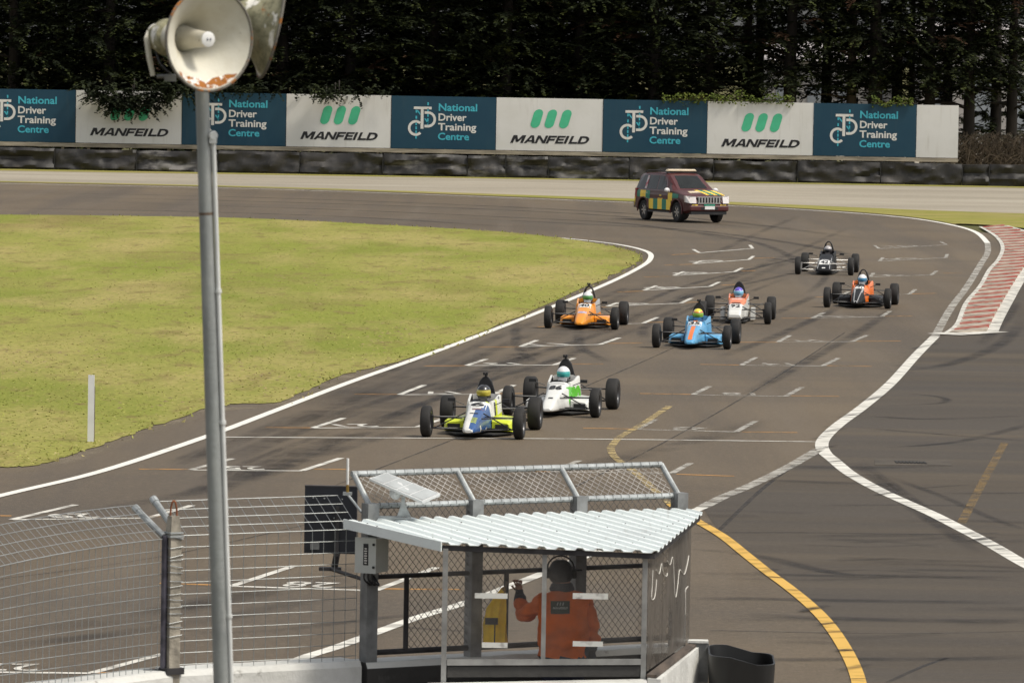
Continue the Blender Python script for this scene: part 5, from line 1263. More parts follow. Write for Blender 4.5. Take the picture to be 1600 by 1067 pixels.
def two_tone(name, low, top, zc, top2=None, zc2=None):
    """helmet paint: coloured bands by height on the shell"""
    m = bpy.data.materials.new(name); m.use_nodes = True; n, l = m.node_tree.nodes, m.node_tree.links; b = n['Principled BSDF']; b.inputs['Roughness'].default_value = .25; b.inputs['Coat Weight'].default_value = .5
    tc = n.new('ShaderNodeTexCoord'); sp = n.new('ShaderNodeSeparateXYZ'); l.new(tc.outputs['Object'], sp.inputs[0])
    nz = n.new('ShaderNodeTexNoise'); nz.inputs['Scale'].default_value = 14; l.new(tc.outputs['Object'], nz.inputs['Vector'])
    ad_ = n.new('ShaderNodeMath'); ad_.operation = 'MULTIPLY_ADD'; l.new(nz.outputs[0], ad_.inputs[0]); ad_.inputs[1].default_value = .05; l.new(sp.outputs['Z'], ad_.inputs[2])
    cr = n.new('ShaderNodeValToRGB'); cr.color_ramp.interpolation = 'CONSTANT'; mr = n.new('ShaderNodeMapRange'); mr.inputs[1].default_value = -.14; mr.inputs[2].default_value = .17
    l.new(ad_.outputs[0], mr.inputs[0]); l.new(mr.outputs[0], cr.inputs[0]); l.new(cr.outputs[0], b.inputs['Base Color'])
    f = lambda z: (z + .14 + .025) / .31
    e = cr.color_ramp.elements; e[0].color = (*low, 1); e[1].position = f(zc); e[1].color = (*top, 1)
    if top2: q = e.new(f(zc2)); q.color = (*top2, 1)
    return m

def decal(mb, bvh, body, box, origin, ux, uy, dr, off=.006, mi=0, bold=.03, rect=None):
    """text or a patch laid on a body by casting along dr"""
    ux, uy, dr = Vector(ux), Vector(uy), Vector(dr).normalized()
    def f(x, y):
        p = Vector(origin) + ux * x + uy * y; h = bvh.ray_cast(p - dr * 1.0, dr, 3)
        return (h[0] if h[0] else p) - dr * off
    if rect:
        nx, ny = rect; vs = [f(box[0] + (box[1] - box[0]) * i / nx, box[2] + (box[3] - box[2]) * j / ny) for i in range(nx + 1) for j in range(ny + 1)]
        mb.add(vs, [(i * (ny + 1) + j, (i + 1) * (ny + 1) + j, (i + 1) * (ny + 1) + j + 1, i * (ny + 1) + j + 1) for i in range(nx) for j in range(ny)], mi)
    else: put_text(mb, body, box, f, bold, mi=mi)

def race_car(label, front, rear, stations, colour, mats, num, helmet_label, helmet_mat, visor, suit, pods=None, hoop='cover', arms=arm_m, plate=True, plate_y=.62, ink=None, small=True, mast=True, stripe=None, steer=0, extra=None):
    Fp = G(*front) if not isinstance(front, Vector) else front; Rp = rear
    hd = math.atan2(rear[0], rear[1]); d = Vector((-math.sin(hd), -math.cos(hd), 0))     # heading, given as (dx, dy) from nose to tail
    rz = math.atan2(d.y, d.x) - math.pi / 2
    c = Fp - d * 1.22
    car = empty('racing_car', (c.x, c.y, 0), rz, label, 'racing car', 'single-seater racing cars')
    mb = loft(dense(stations), colour); mb.m = [len(mats) if q == -1 else q for q in mb.m]
    body = mb.build('body', list(mats) + [inner_m], car, smooth=True)
    bvh = BVHTree.FromPolygons([Vector(v) for v in mb.v], mb.f)
    fl = MB(); fl.slab([(-.30, 1.0), (.30, 1.0), (.56, .45), (.56, -1.0), (.3, -1.35), (-.3, -1.35), (-.56, -1.0), (-.56, .45)] if pods else [(-.24, 1.3), (.24, 1.3), (.27, .3), (.30, -1.1), (-.30, -1.1), (-.27, .3)], .035, .055); fl.build('floor', floor_m, car)
    for s in (-1, 1):
        for k, y, tx in (('f', 1.22, .772), ('r', -1.22, .745)):
            w_ = inst('wheel', WM[k][0], car, (tx * s, y, .260 if k == 'f' else .278), (0, 0, (R(steer) if k == 'f' else 0) + (0 if s > 0 else math.pi)))
            inst('rim', WM[k][1], w_)
        # suspension
        for y, ys, z1, z2, xi, nm in ((1.22, (1.38, .92), (.14, .33), (.15, .34), .16, 'f'), (-1.22, (-.88, -1.42), (.14, .36), (.15, .36), .15, 'r')):
            for zi, zo in zip(z1, z2):
                sm_ = MB(); ou = Vector((.685 * s, y, zo))
                for yy in ys: sm_.tube(Vector((xi * s, yy, zi)), ou, .0115, n=6)
                sm_.build('wishbone', arms, car)
            sm_ = MB(); sm_.tube(Vector((.64 * s, y, .155)), Vector((xi * s, y - .10, .40 if nm == 'f' else .42)), .011, n=6); sm_.build('pushrod', arms, car)
            sm_ = MB(); sm_.box(Vector((.675 * s, y, .25)), (.04, .07, .22)); sm_.build('upright', arms, car)
        # mirror
        sm_ = MB(); sm_.tube(Vector((.25 * s, .42, .50)), Vector((.43 * s, .50, .575)), .008, n=6); st_ = sm_.build('mirror_stalk', black_m, car)
        sm_ = MB(); sm_.box(Vector((.455 * s, .50, .585)), (.125, .05, .055)); sm_.build('mirror', black_m, car)
        if pods:
            pm, inlet = pods; pd = MB(); x0, x1 = .24, .58
            prof = [(.60, .09, .21), (.50, .07, .255), (0, .06, .27), (-.6, .06, .25), (-.95, .06, .16)]
            vs = []
            for q, (yy, zb, zt) in enumerate(prof):
                xo = (x1 - .04 if q == 0 else x1) if q < 3 else x1 - .05 * (q - 2)
                vs += [(x0 * s, yy, zb), (xo * s, yy, zb), ((xo - .015) * s, yy, zt - .025), ((xo - .05) * s, yy, zt), (x0 * s, yy, zt + .03)]
            pd.add(vs, [(q * 5 + k, q * 5 + (k + 1) % 5, (q + 1) * 5 + (k + 1) % 5, (q + 1) * 5 + k) for q in range(4) for k in range(5)] + [(0, 1, 2, 3, 4), (20, 21, 22, 23, 24)])
            po = pd.build('sidepod', pm, car)
            sm_ = MB(); sm_.box(Vector((.40 * s, .60, .145)), (.21, .02, .095)); sm_.build('air_inlet', black_m, po)
    # engine, gearbox, exhaust behind the cockpit
    en = MB(); en.box((0, -.85, .30), (.30, .5, .34)); en.box((.14, -.8, .43), (.16, .3, .12)); en.box((0, -1.3, .27), (.2, .5, .24)); en.tube((.2, -.7, .38), (.22, -1.75, .30), .028, n=8); en.build('engine', mat('engine_metal', (.09, .088, .085), .5, .5, var=.3, scale=8), car)
    # roll hoop
    hp = MB(); hy = -.40
    pts = [(-.15, hy, .55), (-.135, hy, .70), (-.09, hy, .84), (-.04, hy, .905), (0, hy, .92), (.04, hy, .905), (.09, hy, .84), (.135, hy, .70), (.15, hy, .55)]
    hp.path(pts, .018, 8); hp.tube((-.07, hy, .87), (-.15, -.95, .42), .014); hp.tube((.07, hy, .87), (.15, -.95, .42), .014); hp.build('roll_hoop', black_m, car, smooth=True)
    if hoop == 'cover':
        cv = MB(); rr = []
        for yy, wd, zt in ((-.37, .115, .90), (-.50, .115, .90), (-.75, .09, .80), (-1.0, .05, .60)):
            rr.append([(-wd * 1.3, yy, .52), (-wd * 1.1, yy, .70), (-wd * .7, yy, zt - .04), (-wd * .3, yy, zt), (wd * .3, yy, zt), (wd * .7, yy, zt - .04), (wd * 1.1, yy, .70 if zt > .7 else .58), (wd * 1.3, yy, .52)])
        for r_ in rr: cv.v += r_
        for i in range(3):
            for k in range(8): cv.f.append((i * 8 + k, i * 8 + (k + 1) % 8, (i + 1) * 8 + (k + 1) % 8, (i + 1) * 8 + k)); cv.m.append(0)
        cv.f += [tuple(range(8)), tuple(24 + k for k in range(8))]; cv.m += [0, 0]
        cv.build('airbox', black_m, car, smooth=True)
    if mast:
        ms_ = MB(); ms_.box((0, -.40, .945), (.035, .05, .07)); ms_.box((-.018, -.38, .975), (.03, .06, .05)); ms_.box((.028, -.38, .975), (.03, .06, .05)); ms_.build('camera_mast', black_m, car)
    hr = MB(); hr.box((0, -.345, .66), (.2, .05, .16), taper=.8); hr.build('headrest', black_m, car)
    sw = MB(); sw.path([(math.cos(k * .524) * .125, .20 + math.sin(k * .524) * .05, .46 + math.sin(k * .524) * .11) for k in range(12)], .013, 6, closed=True); sw.build('steering_wheel', black_m, car)
    for nm, mm, fn in (stripe or []):
        sb = MB(); fn(sb, bvh); sb.build(nm, mm, car, fix=False)
    # number
    if num:
        nb_ = None; mid = plate_y; tw = .115
        if plate:
            sb = MB(); decal(sb, bvh, None, (-.15, .15, -.17, .17), (0, mid, 0), (1, 0, 0), (0, 1, 0), (0, 0, -1), .005, rect=(6, 4)); nb_ = sb.build('number_panel', plate_m, car, fix=False)
        sb = MB(); decal(sb, bvh, num, (tw, -tw, .12, -.13), (0, mid, 0), (1, 0, 0), (0, 1, 0), (0, 0, -1), .010, bold=.035)
        sb.build('race_number', ink or ink_m, nb_ or car, fix=False)
    if extra: extra(car, bvh)
    # driver
    q = Matrix.Rotation(rz, 3, 'Z')
    per = empty('person', (c.x, c.y, .10), rz, helmet_label, 'person', 'drivers seated in the racing cars')
    b_ = inst('body', DRV, per, (0, 0, -.10)); 
    if not DRV.materials: DRV.materials.append(None)
    b_.material_slots[0].link = 'OBJECT'; b_.material_slots[0].material = suit
    he = HM.build('helmet', helmet_mat, per, smooth=True); he.location = (0, -.14, .575); he.rotation_euler = (R(-4), 0, 0)
    VM.build('visor', visor, he, smooth=True)
    return car
def H(name, c): return mat('helmet_' + name, c, .25, 0, var=.06, coat=.5)
def V_(name, c): return mat('visor_' + name, c, .12, .3, var=.1, scale=8, coat=.6)
def suit_m(name, c): return mat('suit_' + name, c, .85, var=.15, scale=6)
def patch(box, org=(0, 0, 0), ux=(1, 0, 0), uy=(0, 1, 0), dr=(0, 0, -1), rect=(4, 4), off=.005): return lambda sb, bvh: decal(sb, bvh, None, box, org, ux, uy, dr, off, rect=rect)
def words(t, box, **k): return lambda sb, bvh: decal(sb, bvh, t, box, (0, 0, 0), (1, 0, 0), (0, 1, 0), (0, 0, -1), .008, bold=.02)

# 6: white and blue with lime floor
def c6(c, k):
    if c.x < -(.015 + max(0, 1.1 - c.y) * .13) and c.y > .55 and not (c.z < .2 and int(c.y * 9) % 4 == 0): return 1
    if c.y < .35 and c.z < .30 and abs(c.x) > .2: return 2
    if c.x < -.1 and -.2 < c.y < .5 and c.z > .42 and (c.y * 3 + c.z * 6) % .9 < .28: return 2
    if c.y < .5 and (abs(c.y * 4.1 + c.z * 5) % .75) < .2: return 3
    return 0
M6 = [MATS['paint_white'], MATS['paint_blue'], MATS['paint_lime'], MATS['paint_charcoal']]
race_car('white and blue single-seater number 6 with lime sidepods, leading on the left', (738.6, 684.2), (.284, 2.35), MODERN, c6, M6, '6', 'driver with black helmet and yellow visor in the leading white and blue car', two_tone('helmet_black_grey', (.10, .10, .09), (.022, .022, .024), -.03), V_('amber', (.50, .42, .05)), suit_m('grey', (.12, .12, .14)),
    pods=(MATS['paint_lime'], 1), stripe=[('nose_stripes', MATS['paint_lime'], lambda sb, b: [decal(sb, b, None, (-.09, .0, 1.34 + k * .05, 1.36 + k * .05), (0, 0, 0), (1, 0, 0), (0, 1, 0), (0, 0, -1), .005, rect=(3, 1)) for k in range(5)]), ('nose_badge', ink_m, patch((-.07, .07, 1.10, 1.14))), ('sponsor_strip', mat('strip_grey', (.16, .08, .09), .5), patch((-.13, .06, .86, .92)))])
# 86: white with green side lettering
def c86(c, k): return 0
M86 = [MATS['paint_white'], MATS['paint_green']]
def swoosh(sb, bvh):
    put = lambda x, y: (lambda p: (bvh.ray_cast(p + Vector((-2, 0, 0)), Vector((1, 0, 0)), 4)[0] or p) + Vector((-.006, 0, 0)))(Vector((0, x, y)))
    for sgn in (1,):
        put_text(sb, 'mo', (.62, -.30, .16, .50), put, .09); 
race_car('white single-seater number 86 with green lettering along its side', (862, 650.3), (.345, 2.25), MODERN, c86, M86, '86', 'driver with white helmet and teal visor in the white and green car', H('white', (.72, .72, .72)), V_('teal', (.05, .38, .36)), suit_m('black', (.02, .02, .022)),
    pods=(MATS['paint_white'], 1), plate=False, plate_y=.80, stripe=[('side_lettering', MATS['paint_green'], swoosh), ('nose_badge', ink_m, patch((-.04, .04, 1.36, 1.42))), ('sponsor_strip', mat('strip_pale', (.35, .35, .36), .5), patch((-.12, .12, .50, .54)))], extra=lambda car, b: None)
# 40: orange
race_car('orange single-seater number 40 running along the inside white line', (908.5, 513.9), (.27, 2.4), MODERN, lambda c, k: 0 if not (c.x < -.15 and -.3 < c.y < .25 and c.z > .38) else 1, [MATS['paint_orange'], MATS['paint_silver']], '40', 'driver with plain white helmet in the orange car beside the grass', H('white2', (.74, .74, .75)), V_('green', (.10, .30, .08)), suit_m('dark', (.03, .03, .05)),
    pods=(MATS['paint_orange'], 1), hoop='open', stripe=[('sponsor_badge', mat('badge_purple', (.22, .17, .36), .5, c2=(.6, .55, .6), scale=18), patch((-.11, .09, 1.12, 1.26)))])
# 35: pale blue with orange stripe
race_car('pale blue single-seater with an orange nose stripe, number 35', (1080.8, 544.3), (.30, 2.42), MODERN, lambda c, k: 0, [MATS['paint_sky']], '35', 'driver with red, yellow and blue helmet in the pale blue car', two_tone('helmet_rainbow', (.10, .30, .62), (.62, .08, .06), .015, (.75, .62, .06), .075), V_('lime', (.22, .42, .04)), suit_m('blue', (.05, .10, .22)),
    pods=(MATS['paint_sky'], 1), stripe=[('nose_stripe', MATS['paint_flame'], patch((-.045, .045, .86, 1.72), rect=(2, 12))), ('cowl_stripe', MATS['paint_flame'], patch((-.045, .045, .40, .48), rect=(2, 2)))])
# 92: white with coral top
def c92(c, k):
    if c.z > .16 and c.y < .95 - .0 and abs(c.x) > (c.y - .42) * -.42 + .12 - 0 and c.y > -.3 and k > 8: return 1
    if k >= 8 and c.y < .78 and abs(c.x) > .07: return 1
    if k >= 8 and c.y < .52: return 1
    return 0
race_car('white and coral single-seater number 92 tucked behind the pale blue car', (1148.7, 505.3), (.22, 2.45), CLASSIC, c92, [MATS['paint_white'], MATS['paint_coral']], '92', 'driver with white and violet helmet in the white and coral car', two_tone('helmet_violet', (.70, .70, .74), (.72, .72, .75), .0, (.12, .08, .50), .062), V_('ice', (.20, .50, .72)), suit_m('navy', (.02, .03, .08)),
    plate=True, plate_y=1.18, stripe=[('sponsor_strip', ink_m, patch((-.10, .10, .86, .90))), ('sponsor_strip', mat('strip_brown', (.12, .05, .05), .5), patch((-.12, .12, .93, .97)))], mast=False,
    extra=lambda car, b: [ (lambda m: m.build('radiator_box', MATS['paint_white'], car))(MB().box((.36 * s, -.05, .19), (.10, .55, .27), taper=.92)) for s in (-1, 1)])
# 60: black nose, orange cockpit sides
def c60(c, k):
    if c.y < 1.0 and abs(c.x) > .085 + max(0, c.y) * .06 and c.z > .10: return 1
    if abs(abs(c.x) - (.03 + (1.75 - c.y) * .085)) < .014 and k > 8 and c.y > .7: return 2
    return 0
race_car('black and orange single-seater number 60 with dark sidepods, nearest the kerb', (1339.5, 481.3), (.36, 2.45), MODERN, c60, [MATS['paint_black'], MATS['paint_flame'], MATS['paint_silver']], '60', 'driver with white helmet and blue visor in the black and orange car', H('white3', (.74, .74, .74)), V_('blue', (.06, .24, .42)), suit_m('black2', (.02, .02, .02)),
    pods=(MATS['paint_black'], 1), hoop='open', mast=False, plate=False, plate_y=.72, ink=plate_m)
# 42: black wedge with silver suspension
race_car('black wedge-nosed single-seater number 42 with silver suspension, last in line', (1288, 429.5), (.32, 2.6), WEDGE, lambda c, k: 1 if (abs(abs(c.x) - .2 + c.y * .02) < .01 and k > 9) else 0, [MATS['paint_black'], MATS['paint_silver']], '42', 'driver with grey helmet and dark visor in the black wedge-nosed car', two_tone('helmet_grey', (.10, .09, .09), (.40, .38, .38), .03), V_('smoke', (.03, .03, .035)), suit_m('black3', (.025, .025, .025)),
    hoop='open', mast=False, arms=arm_s, plate=True, plate_y=1.22, stripe=[('nose_badge', plate_m, patch((-.05, .05, 1.60, 1.64))), ('sponsor_strip', mat('strip_silver', (.45, .45, .45), .4), patch((-.10, .10, .98, 1.04)))])
# ================================================================== MEDICAL OFF-ROAD VEHICLE
maroon = mat('paint_maroon', (.070, .014, .014), .35, var=.08, coat=.2)
bat_y = mat('reflective_yellow', (.95, .66, .06), .4, var=.06); bat_g = mat('reflective_green', (.014, .22, .14), .4, var=.08)
glass_m = mat('vehicle_glass', (.012, .014, .013), .12, var=.2, spec=.35); chrome = mat('chrome', (.62, .62, .62), .2, .8, var=.05)
lamp_m = mat('head_lamp', (.62, .60, .57), .15, .2, c2=(.70, .62, .60), scale=6, coat=.7); cream = mat('cream_bar', (.62, .52, .38), .5, var=.1)
trim = mat('grey_trim', (.06, .058, .056), .6, var=.15)
Fn = G(1062, 347.5); hdg = 25.5
dvec = Vector((math.sin(R(hdg)), -math.cos(R(hdg)), 0)); rgt = Vector((-dvec.y, dvec.x, 0)) * -1   # right-hand side of the vehicle
lft = -rgt
near = rgt if rgt.x < 0 else lft
c = Fn - dvec * 1.36 - near * .76
car = empty('off_road_vehicle', (c.x, c.y, 0), math.atan2(dvec.y, dvec.x) - math.pi / 2, 'maroon off-road medical vehicle with yellow and green reflective squares', 'vehicle')
# cross sections: y, bottom, belt height, top height, half width low, half width at top
ST = [(2.28, .50, .78, .80, .70, .66), (2.20, .40, .93, .97, .84, .78), (1.95, .36, 1.03, 1.07, .90, .80), (1.2, .36, 1.15, 1.21, .915, .80), (1.02, .36, 1.17, 1.24, .915, .78), (.60, .36, 1.17, 1.54, .92, .75), (.28, .36, 1.15, 1.74, .92, .72), (.0, .36, 1.15, 1.81, .92, .71), (-.8, .36, 1.15, 1.83, .92, .71), (-1.7, .36, 1.15, 1.80, .915, .70), (-2.06, .38, 1.14, 1.74, .90, .68), (-2.22, .42, 1.12, 1.45, .88, .72), (-2.28, .48, 1.05, 1.14, .84, .72)]
mb = MB(); rows = []
for y, zb, zl, zt, wl, wt in ST:
    h = [(0, zb), (wl * .9, zb), (wl, zb + .08), (wl + .0, zl - .16), (wl - .02, zl), (wt + (.02 if zt - zl > .2 else .05), zt - min(.09, (zt - zl) * .6)), (wt - .08, zt), (0, zt + .02)]
    rows.append([(x, y, z) for x, z in h] + [(-x, y, z) for x, z in h[-2:0:-1]])
m = len(rows[0])
for r in rows: mb.v += r
for i in range(len(rows) - 1):
    for k in range(m): mb.f.append((i * m + k, i * m + (k + 1) % m, (i + 1) * m + (k + 1) % m, (i + 1) * m + k)); mb.m.append(0)
mb.f += [tuple(range(m)), tuple((len(rows) - 1) * m + k for k in range(m))]; mb.m += [0, 0]
bvh = BVHTree.FromPolygons([Vector(v) for v in mb.v], mb.f)
body = mb.build('body', [maroon, trim], car)
cut = MB()
for s in (-1, 1):
    for y in (1.36, -1.40): cut.lathe([(.47, -.30), (.47, .30)], (s * .88, y, .40), (1, 0, 0), 28)
co = cut.build('arch_cutter', trim, car); co.hide_render = True
bo = body.modifiers.new('arches', 'BOOLEAN'); bo.operation = 'DIFFERENCE'; bo.object = co; bo.solver = 'EXACT'
dg = bpy.context.evaluated_depsgraph_get(); me = bpy.data.meshes.new_from_object(body.evaluated_get(dg)); body.modifiers.clear(); body.data = me; bpy.data.objects.remove(co)
bv = body.modifiers.new('soft', 'BEVEL'); bv.width = .035; bv.segments = 2; bv.limit_method = 'ANGLE'; bv.angle_limit = R(28)
mb = MB(); mb.lathe([(.17, -.11), (.33, -.13), (.375, -.10), (.385, -.05), (.385, .05), (.375, .10), (.33, .13), (.22, .12), (.17, .10)], (0, 0, 0), (1, 0, 0), 36, close=True); TY = mb.mesh('wheel', tyre_m, True)
mb = MB(); mb.lathe([(.235, .05), (.235, .115), (.215, .12), (.20, .05), (.05, .045), (.05, .09), (0, .09)], (0, 0, 0), (1, 0, 0), 30); 
for k in range(6):
    a = k * math.pi / 3; p = Vector((.09, math.cos(a) * .13, math.sin(a) * .13)); mb.box(p, (.035, .055, .19), Matrix.Rotation(a - math.pi / 2, 3, 'X'))
RI = mb.mesh('rim', chrome, False)
for s in (-1, 1):
    for y in (1.36, -1.40):
        w_ = inst('wheel', TY, car, (s * .79, y, .385), (0, 0, 0 if s > 0 else math.pi)); inst('rim', RI, w_)
        f_ = MB(); f_.path([(s * .925, y + math.cos(R(a)) * .475, .40 + math.sin(R(a)) * .475) for a in range(-8, 189, 14)], .028, 6); f_.build('wheel_arch', maroon if y > 0 else maroon, car)
    f_ = MB(); f_.box((s * .93, 0, .37), (.12, 1.75, .05)); f_.build('side_step', trim, car)
    f_ = MB(); f_.path(spline([(s * .63, -1.75, 1.80), (s * .63, -1.6, 1.88), (s * .64, -.4, 1.90), (s * .64, .05, 1.83)], 4), .022, 6); f_.build('roof_rail', black_m, car)
    f_ = MB(); f_.ellipsoid((s * 1.03, .78, 1.20), (.12, .07, .085), 12, 8); f_.tube((s * .90, .75, 1.14), (s * 1.0, .78, 1.18), .03); f_.build('door_mirror', mat('mirror_white', (.70, .68, .68), .35), car, smooth=True)
    f_ = MB(); f_.add([(s * .58, 2.215, .76), (s * .84, 2.10, .78), (s * .86, 2.02, .98), (s * .72, 2.12, .985), (s * .55, 2.19, .95)], [(0, 1, 2, 3, 4)]); f_.v = [(x * 1.015, y + .035, z) for x, y, z in f_.v]
    f_ = MB(); f_.prism([(s * .54, 2.17, .74), (s * .80, 2.14, .75), (s * .905, 1.98, .78), (s * .90, 1.93, 1.02), (s * .76, 2.04, 1.03), (s * .54, 2.10, .99)], (s * .025, .17, 0)); f_.build('head_lamp', lamp_m, car)
    f_ = MB(); f_.lathe([(.06, 0), (.06, .03), (0, .03)], (s * .68, 2.24, .53), (0, 1, 0), 12); f_.build('fog_lamp', lamp_m, car)
    f_ = MB(); f_.box((s * .60, 2.27, .66), (.24, .03, .07)); f_.build('reflective_square', bat_y, car)
    f_ = MB(); f_.box((s * .865, -2.05, 1.02), (.10, .14, .36)); f_.build('tail_lamp', mat('tail_red', (.30, .02, .02), .3), car)
    # windows, cast on the side of the cabin
    def side(pts, nm, mm, parent=car, off=.006, nx=5):
        sb = MB(); (y0, z0), (y1, z1), (y2, z2), (y3, z3) = pts
        def q(u, v):
            yy = (y0 + (y1 - y0) * u) * (1 - v) + (y3 + (y2 - y3) * u) * v; zz = (z0 + (z1 - z0) * u) * (1 - v) + (z3 + (z2 - z3) * u) * v
            h = bvh.ray_cast(Vector((s * 3, yy, zz)), Vector((-s, 0, 0)), 6); return (h[0] if h[0] else Vector((s * .9, yy, zz))) + Vector((s * off, 0, 0))
        sb.add([q(i / nx, j / 2) for i in range(nx + 1) for j in range(3)], [(i * 3 + j, (i + 1) * 3 + j, (i + 1) * 3 + j + 1, i * 3 + j + 1) for i in range(nx) for j in range(2)]); return sb.build(nm, mm, parent, fix=False)
    dr_ = side([(-.32, .50), (.72, .50), (.72, 1.12), (-.32, 1.12)], 'door', maroon, off=.003); dr2 = side([(-1.12, .50), (-.36, .50), (-.36, 1.12), (-1.12, 1.12)], 'door', maroon, off=.003)
    side([(-.30, 1.20), (.62, 1.20), (.22, 1.70), (-.30, 1.72)], 'window', glass_m); side([(-1.16, 1.20), (-.38, 1.20), (-.38, 1.72), (-1.16, 1.72)], 'window', glass_m); side([(-2.08, 1.20), (-1.24, 1.20), (-1.24, 1.72), (-1.94, 1.70)], 'window', glass_m)
    side([(-1.36, 1.21), (-1.20, 1.21), (-1.20, 1.70), (-1.36, 1.70)], 'window_sticker', mat('sticker_white', (.6, .55, .54), .5, c2=(.45, .08, .10), scale=8, lo=.5, hi=.6), off=.010)
    for k in range(5): side([(-.93 + k * .365, .45), (-.93 + k * .365 + .365, .45), (-.93 + k * .365 + .365, .84), (-.93 + k * .365, .84)], 'reflective_square', bat_g if k % 2 else bat_y, off=.008, nx=2)
    for k, (ya, mm) in enumerate(((-2.22, bat_y), (-2.04, bat_g), (-1.68, bat_y), (-1.22, bat_g))): side([(ya, .88 if k else .50), (ya + (.17 if k == 0 else .36 + (k == 2) * .10), .80 if k > 2 else .88), (ya + (.17 if k == 0 else .36 + (k == 2) * .10), 1.14), (ya, 1.14)], 'reflective_square', mm, off=.008, nx=2)
    side([(.66, .80), (1.00, .80), (1.00, 1.10), (.66, 1.10)], 'reflective_square', bat_y, off=.009, nx=2); side([(1.01, .90), (1.50, .92), (1.50, 1.06), (1.01, 1.10)], 'reflective_square', bat_g, off=.009, nx=2)
    cr_ = MB(); cr_.lathe([(0, .0), (.13, 0), (.13, .012), (0, .012)], (s * .91, -1.13, .96), (s, 0, 0), 20); cr_.build('crest', mat('crest_pale', (.45, .52, .42), .5, c2=(.12, .3, .16), scale=14), car)
    wl = MB()
    for k, (yy, zz, L) in enumerate(((.02, .98, .16), (.0, .86, .40), (.0, .82, .34))): wl.box((s * .921, yy, zz), (.004, L, .028 if k else .05))
    q = wl.build('door_lettering', bat_y, dr_); q['kind'] = 'stuff'
def front_quad(pts, nm, mm, off=.006, nx=6, ny=3, dr=(0, -1, -.6)):
    dr = Vector(dr).normalized(); sb = MB(); (a, b, c_, d_) = [Vector(p) for p in pts]
    def q(u, v):
        p = a.lerp(b, u).lerp(d_.lerp(c_, u), v); h = bvh.ray_cast(p - dr * 2, dr, 5); return (h[0] if h[0] else p) - dr * off
    sb.add([q(i / nx, j / ny) for i in range(nx + 1) for j in range(ny + 1)], [(i * (ny + 1) + j, (i + 1) * (ny + 1) + j, (i + 1) * (ny + 1) + j + 1, i * (ny + 1) + j + 1) for i in range(nx) for j in range(ny)]); return sb.build(nm, mm, car, fix=False)
front_quad([(-.83, .985, 1.265), (.83, .985, 1.265), (.70, .30, 1.725), (-.70, .30, 1.725)], 'windscreen', glass_m)
for k in range(5):
    y = -.02 + k * .17; s = 1 if near.dot(Vector((math.cos(car.rotation_euler.z), math.sin(car.rotation_euler.z), 0))) < 0 else -1
    front_quad([(s * y, 2.05, 1.1), (s * (y + .15), 2.05, 1.1), (s * (y + .02), 1.30, 1.1), (s * (y - .13), 1.30, 1.1)], 'bonnet_stripe', bat_g if k % 2 else bat_y, dr=(0, 0, -1), nx=2, ny=4, off=.008)
front_quad([(-s * .55, 1.75, 1.1), (-s * .05, 1.75, 1.1), (-s * .05, 1.45, 1.1), (-s * .50, 1.45, 1.1)], 'bonnet_badge', cream, dr=(0, 0, -1), nx=3, ny=2, off=.008)
gr_ = MB(); gr_.box((0, 2.25, .86), (.98, .06, .23)); gg = gr_.build('grille', black_m, car)
gr_ = MB(); gr_.box((0, 2.275, .98), (1.0, .05, .035)); gr_.box((0, 2.275, .745), (1.0, .05, .03)); gr_.build('grille_frame', chrome, gg)
for k in range(8):
    gr_ = MB(); gr_.box((-.43 + k * .123, 2.285, .86), (.05, .03, .21)); gr_.build('grille_bar', chrome, gg)
b_ = MB(); b_.box((0, 2.22, .56), (1.66, .20, .22)); bb = b_.build('front_bumper', maroon, car); q = bb.modifiers.new('soft', 'BEVEL'); q.width = .05; q.segments = 2
b_ = MB(); b_.box((0, 2.30, .55), (.72, .06, .10)); b_.build('bumper_inlet', black_m, bb)
b_ = MB(); b_.box((0, 2.315, .68), (.46, .02, .06)); b_.build('reflective_square', bat_g, car)
b_ = MB(); b_.box((.0, 2.345, .58), (.42, .015, .12)); b_.build('number_plate', plate_m, car)
b_ = MB(); b_.box((0, 2.12, .38), (1.5, .3, .12)); b_.build('underguard', black_m, car)
b_ = MB(); b_.box((0, -2.27, .58), (1.7, .16, .24)); b_.build('rear_bumper', trim, car)
b_ = MB(); b_.box((0, -.10, 1.93), (1.28, .20, .085), taper=.9); lb_ = b_.build('light_bar', cream, car); q = lb_.modifiers.new('soft', 'BEVEL'); q.width = .025; q.segments = 2
b_ = MB(); b_.box((0, -.10, 1.86), (1.25, .05, .06)); b_.build('light_bar_mount', black_m, lb_)

# ================================================================== THE MARSHAL
YM = 50.45
def mp(x, y, dy=0): p = D(x, y, YM + dy); return (p.x, p.y, p.z)
ground_x = mp(880, 1000)[0]
v, e, r = [], [], []
v += [(ground_x, YM, .95), (ground_x, YM, 1.10), mp(882, 985), mp(882, 945), mp(879, 924, .02), mp(877, 912, .03), mp(876, 896, .04), mp(876, 885, .04)]
e += [(0, 1), (1, 2), (2, 3), (3, 4), (4, 5), (5, 6), (6, 7)]; r += [(.22, .17), (.25, .18), (.262, .185), (.235, .165), (.12, .10), (.075, .075), (.095, .105), (.09, .10)]
# raised left arm gripping the bar
i = len(v); v += [mp(848, 940, .02), mp(818, 963, .22), mp(811, 926, .40)]; e += [(3, i), (i, i + 1), (i + 1, i + 2)]; r += [.088, .080, .046]
hand_chain(v, e, r, i + 2, (-.1, .3, .95), (.25, .9, -.3), (.9, -.3, .1), 1.0, .55)
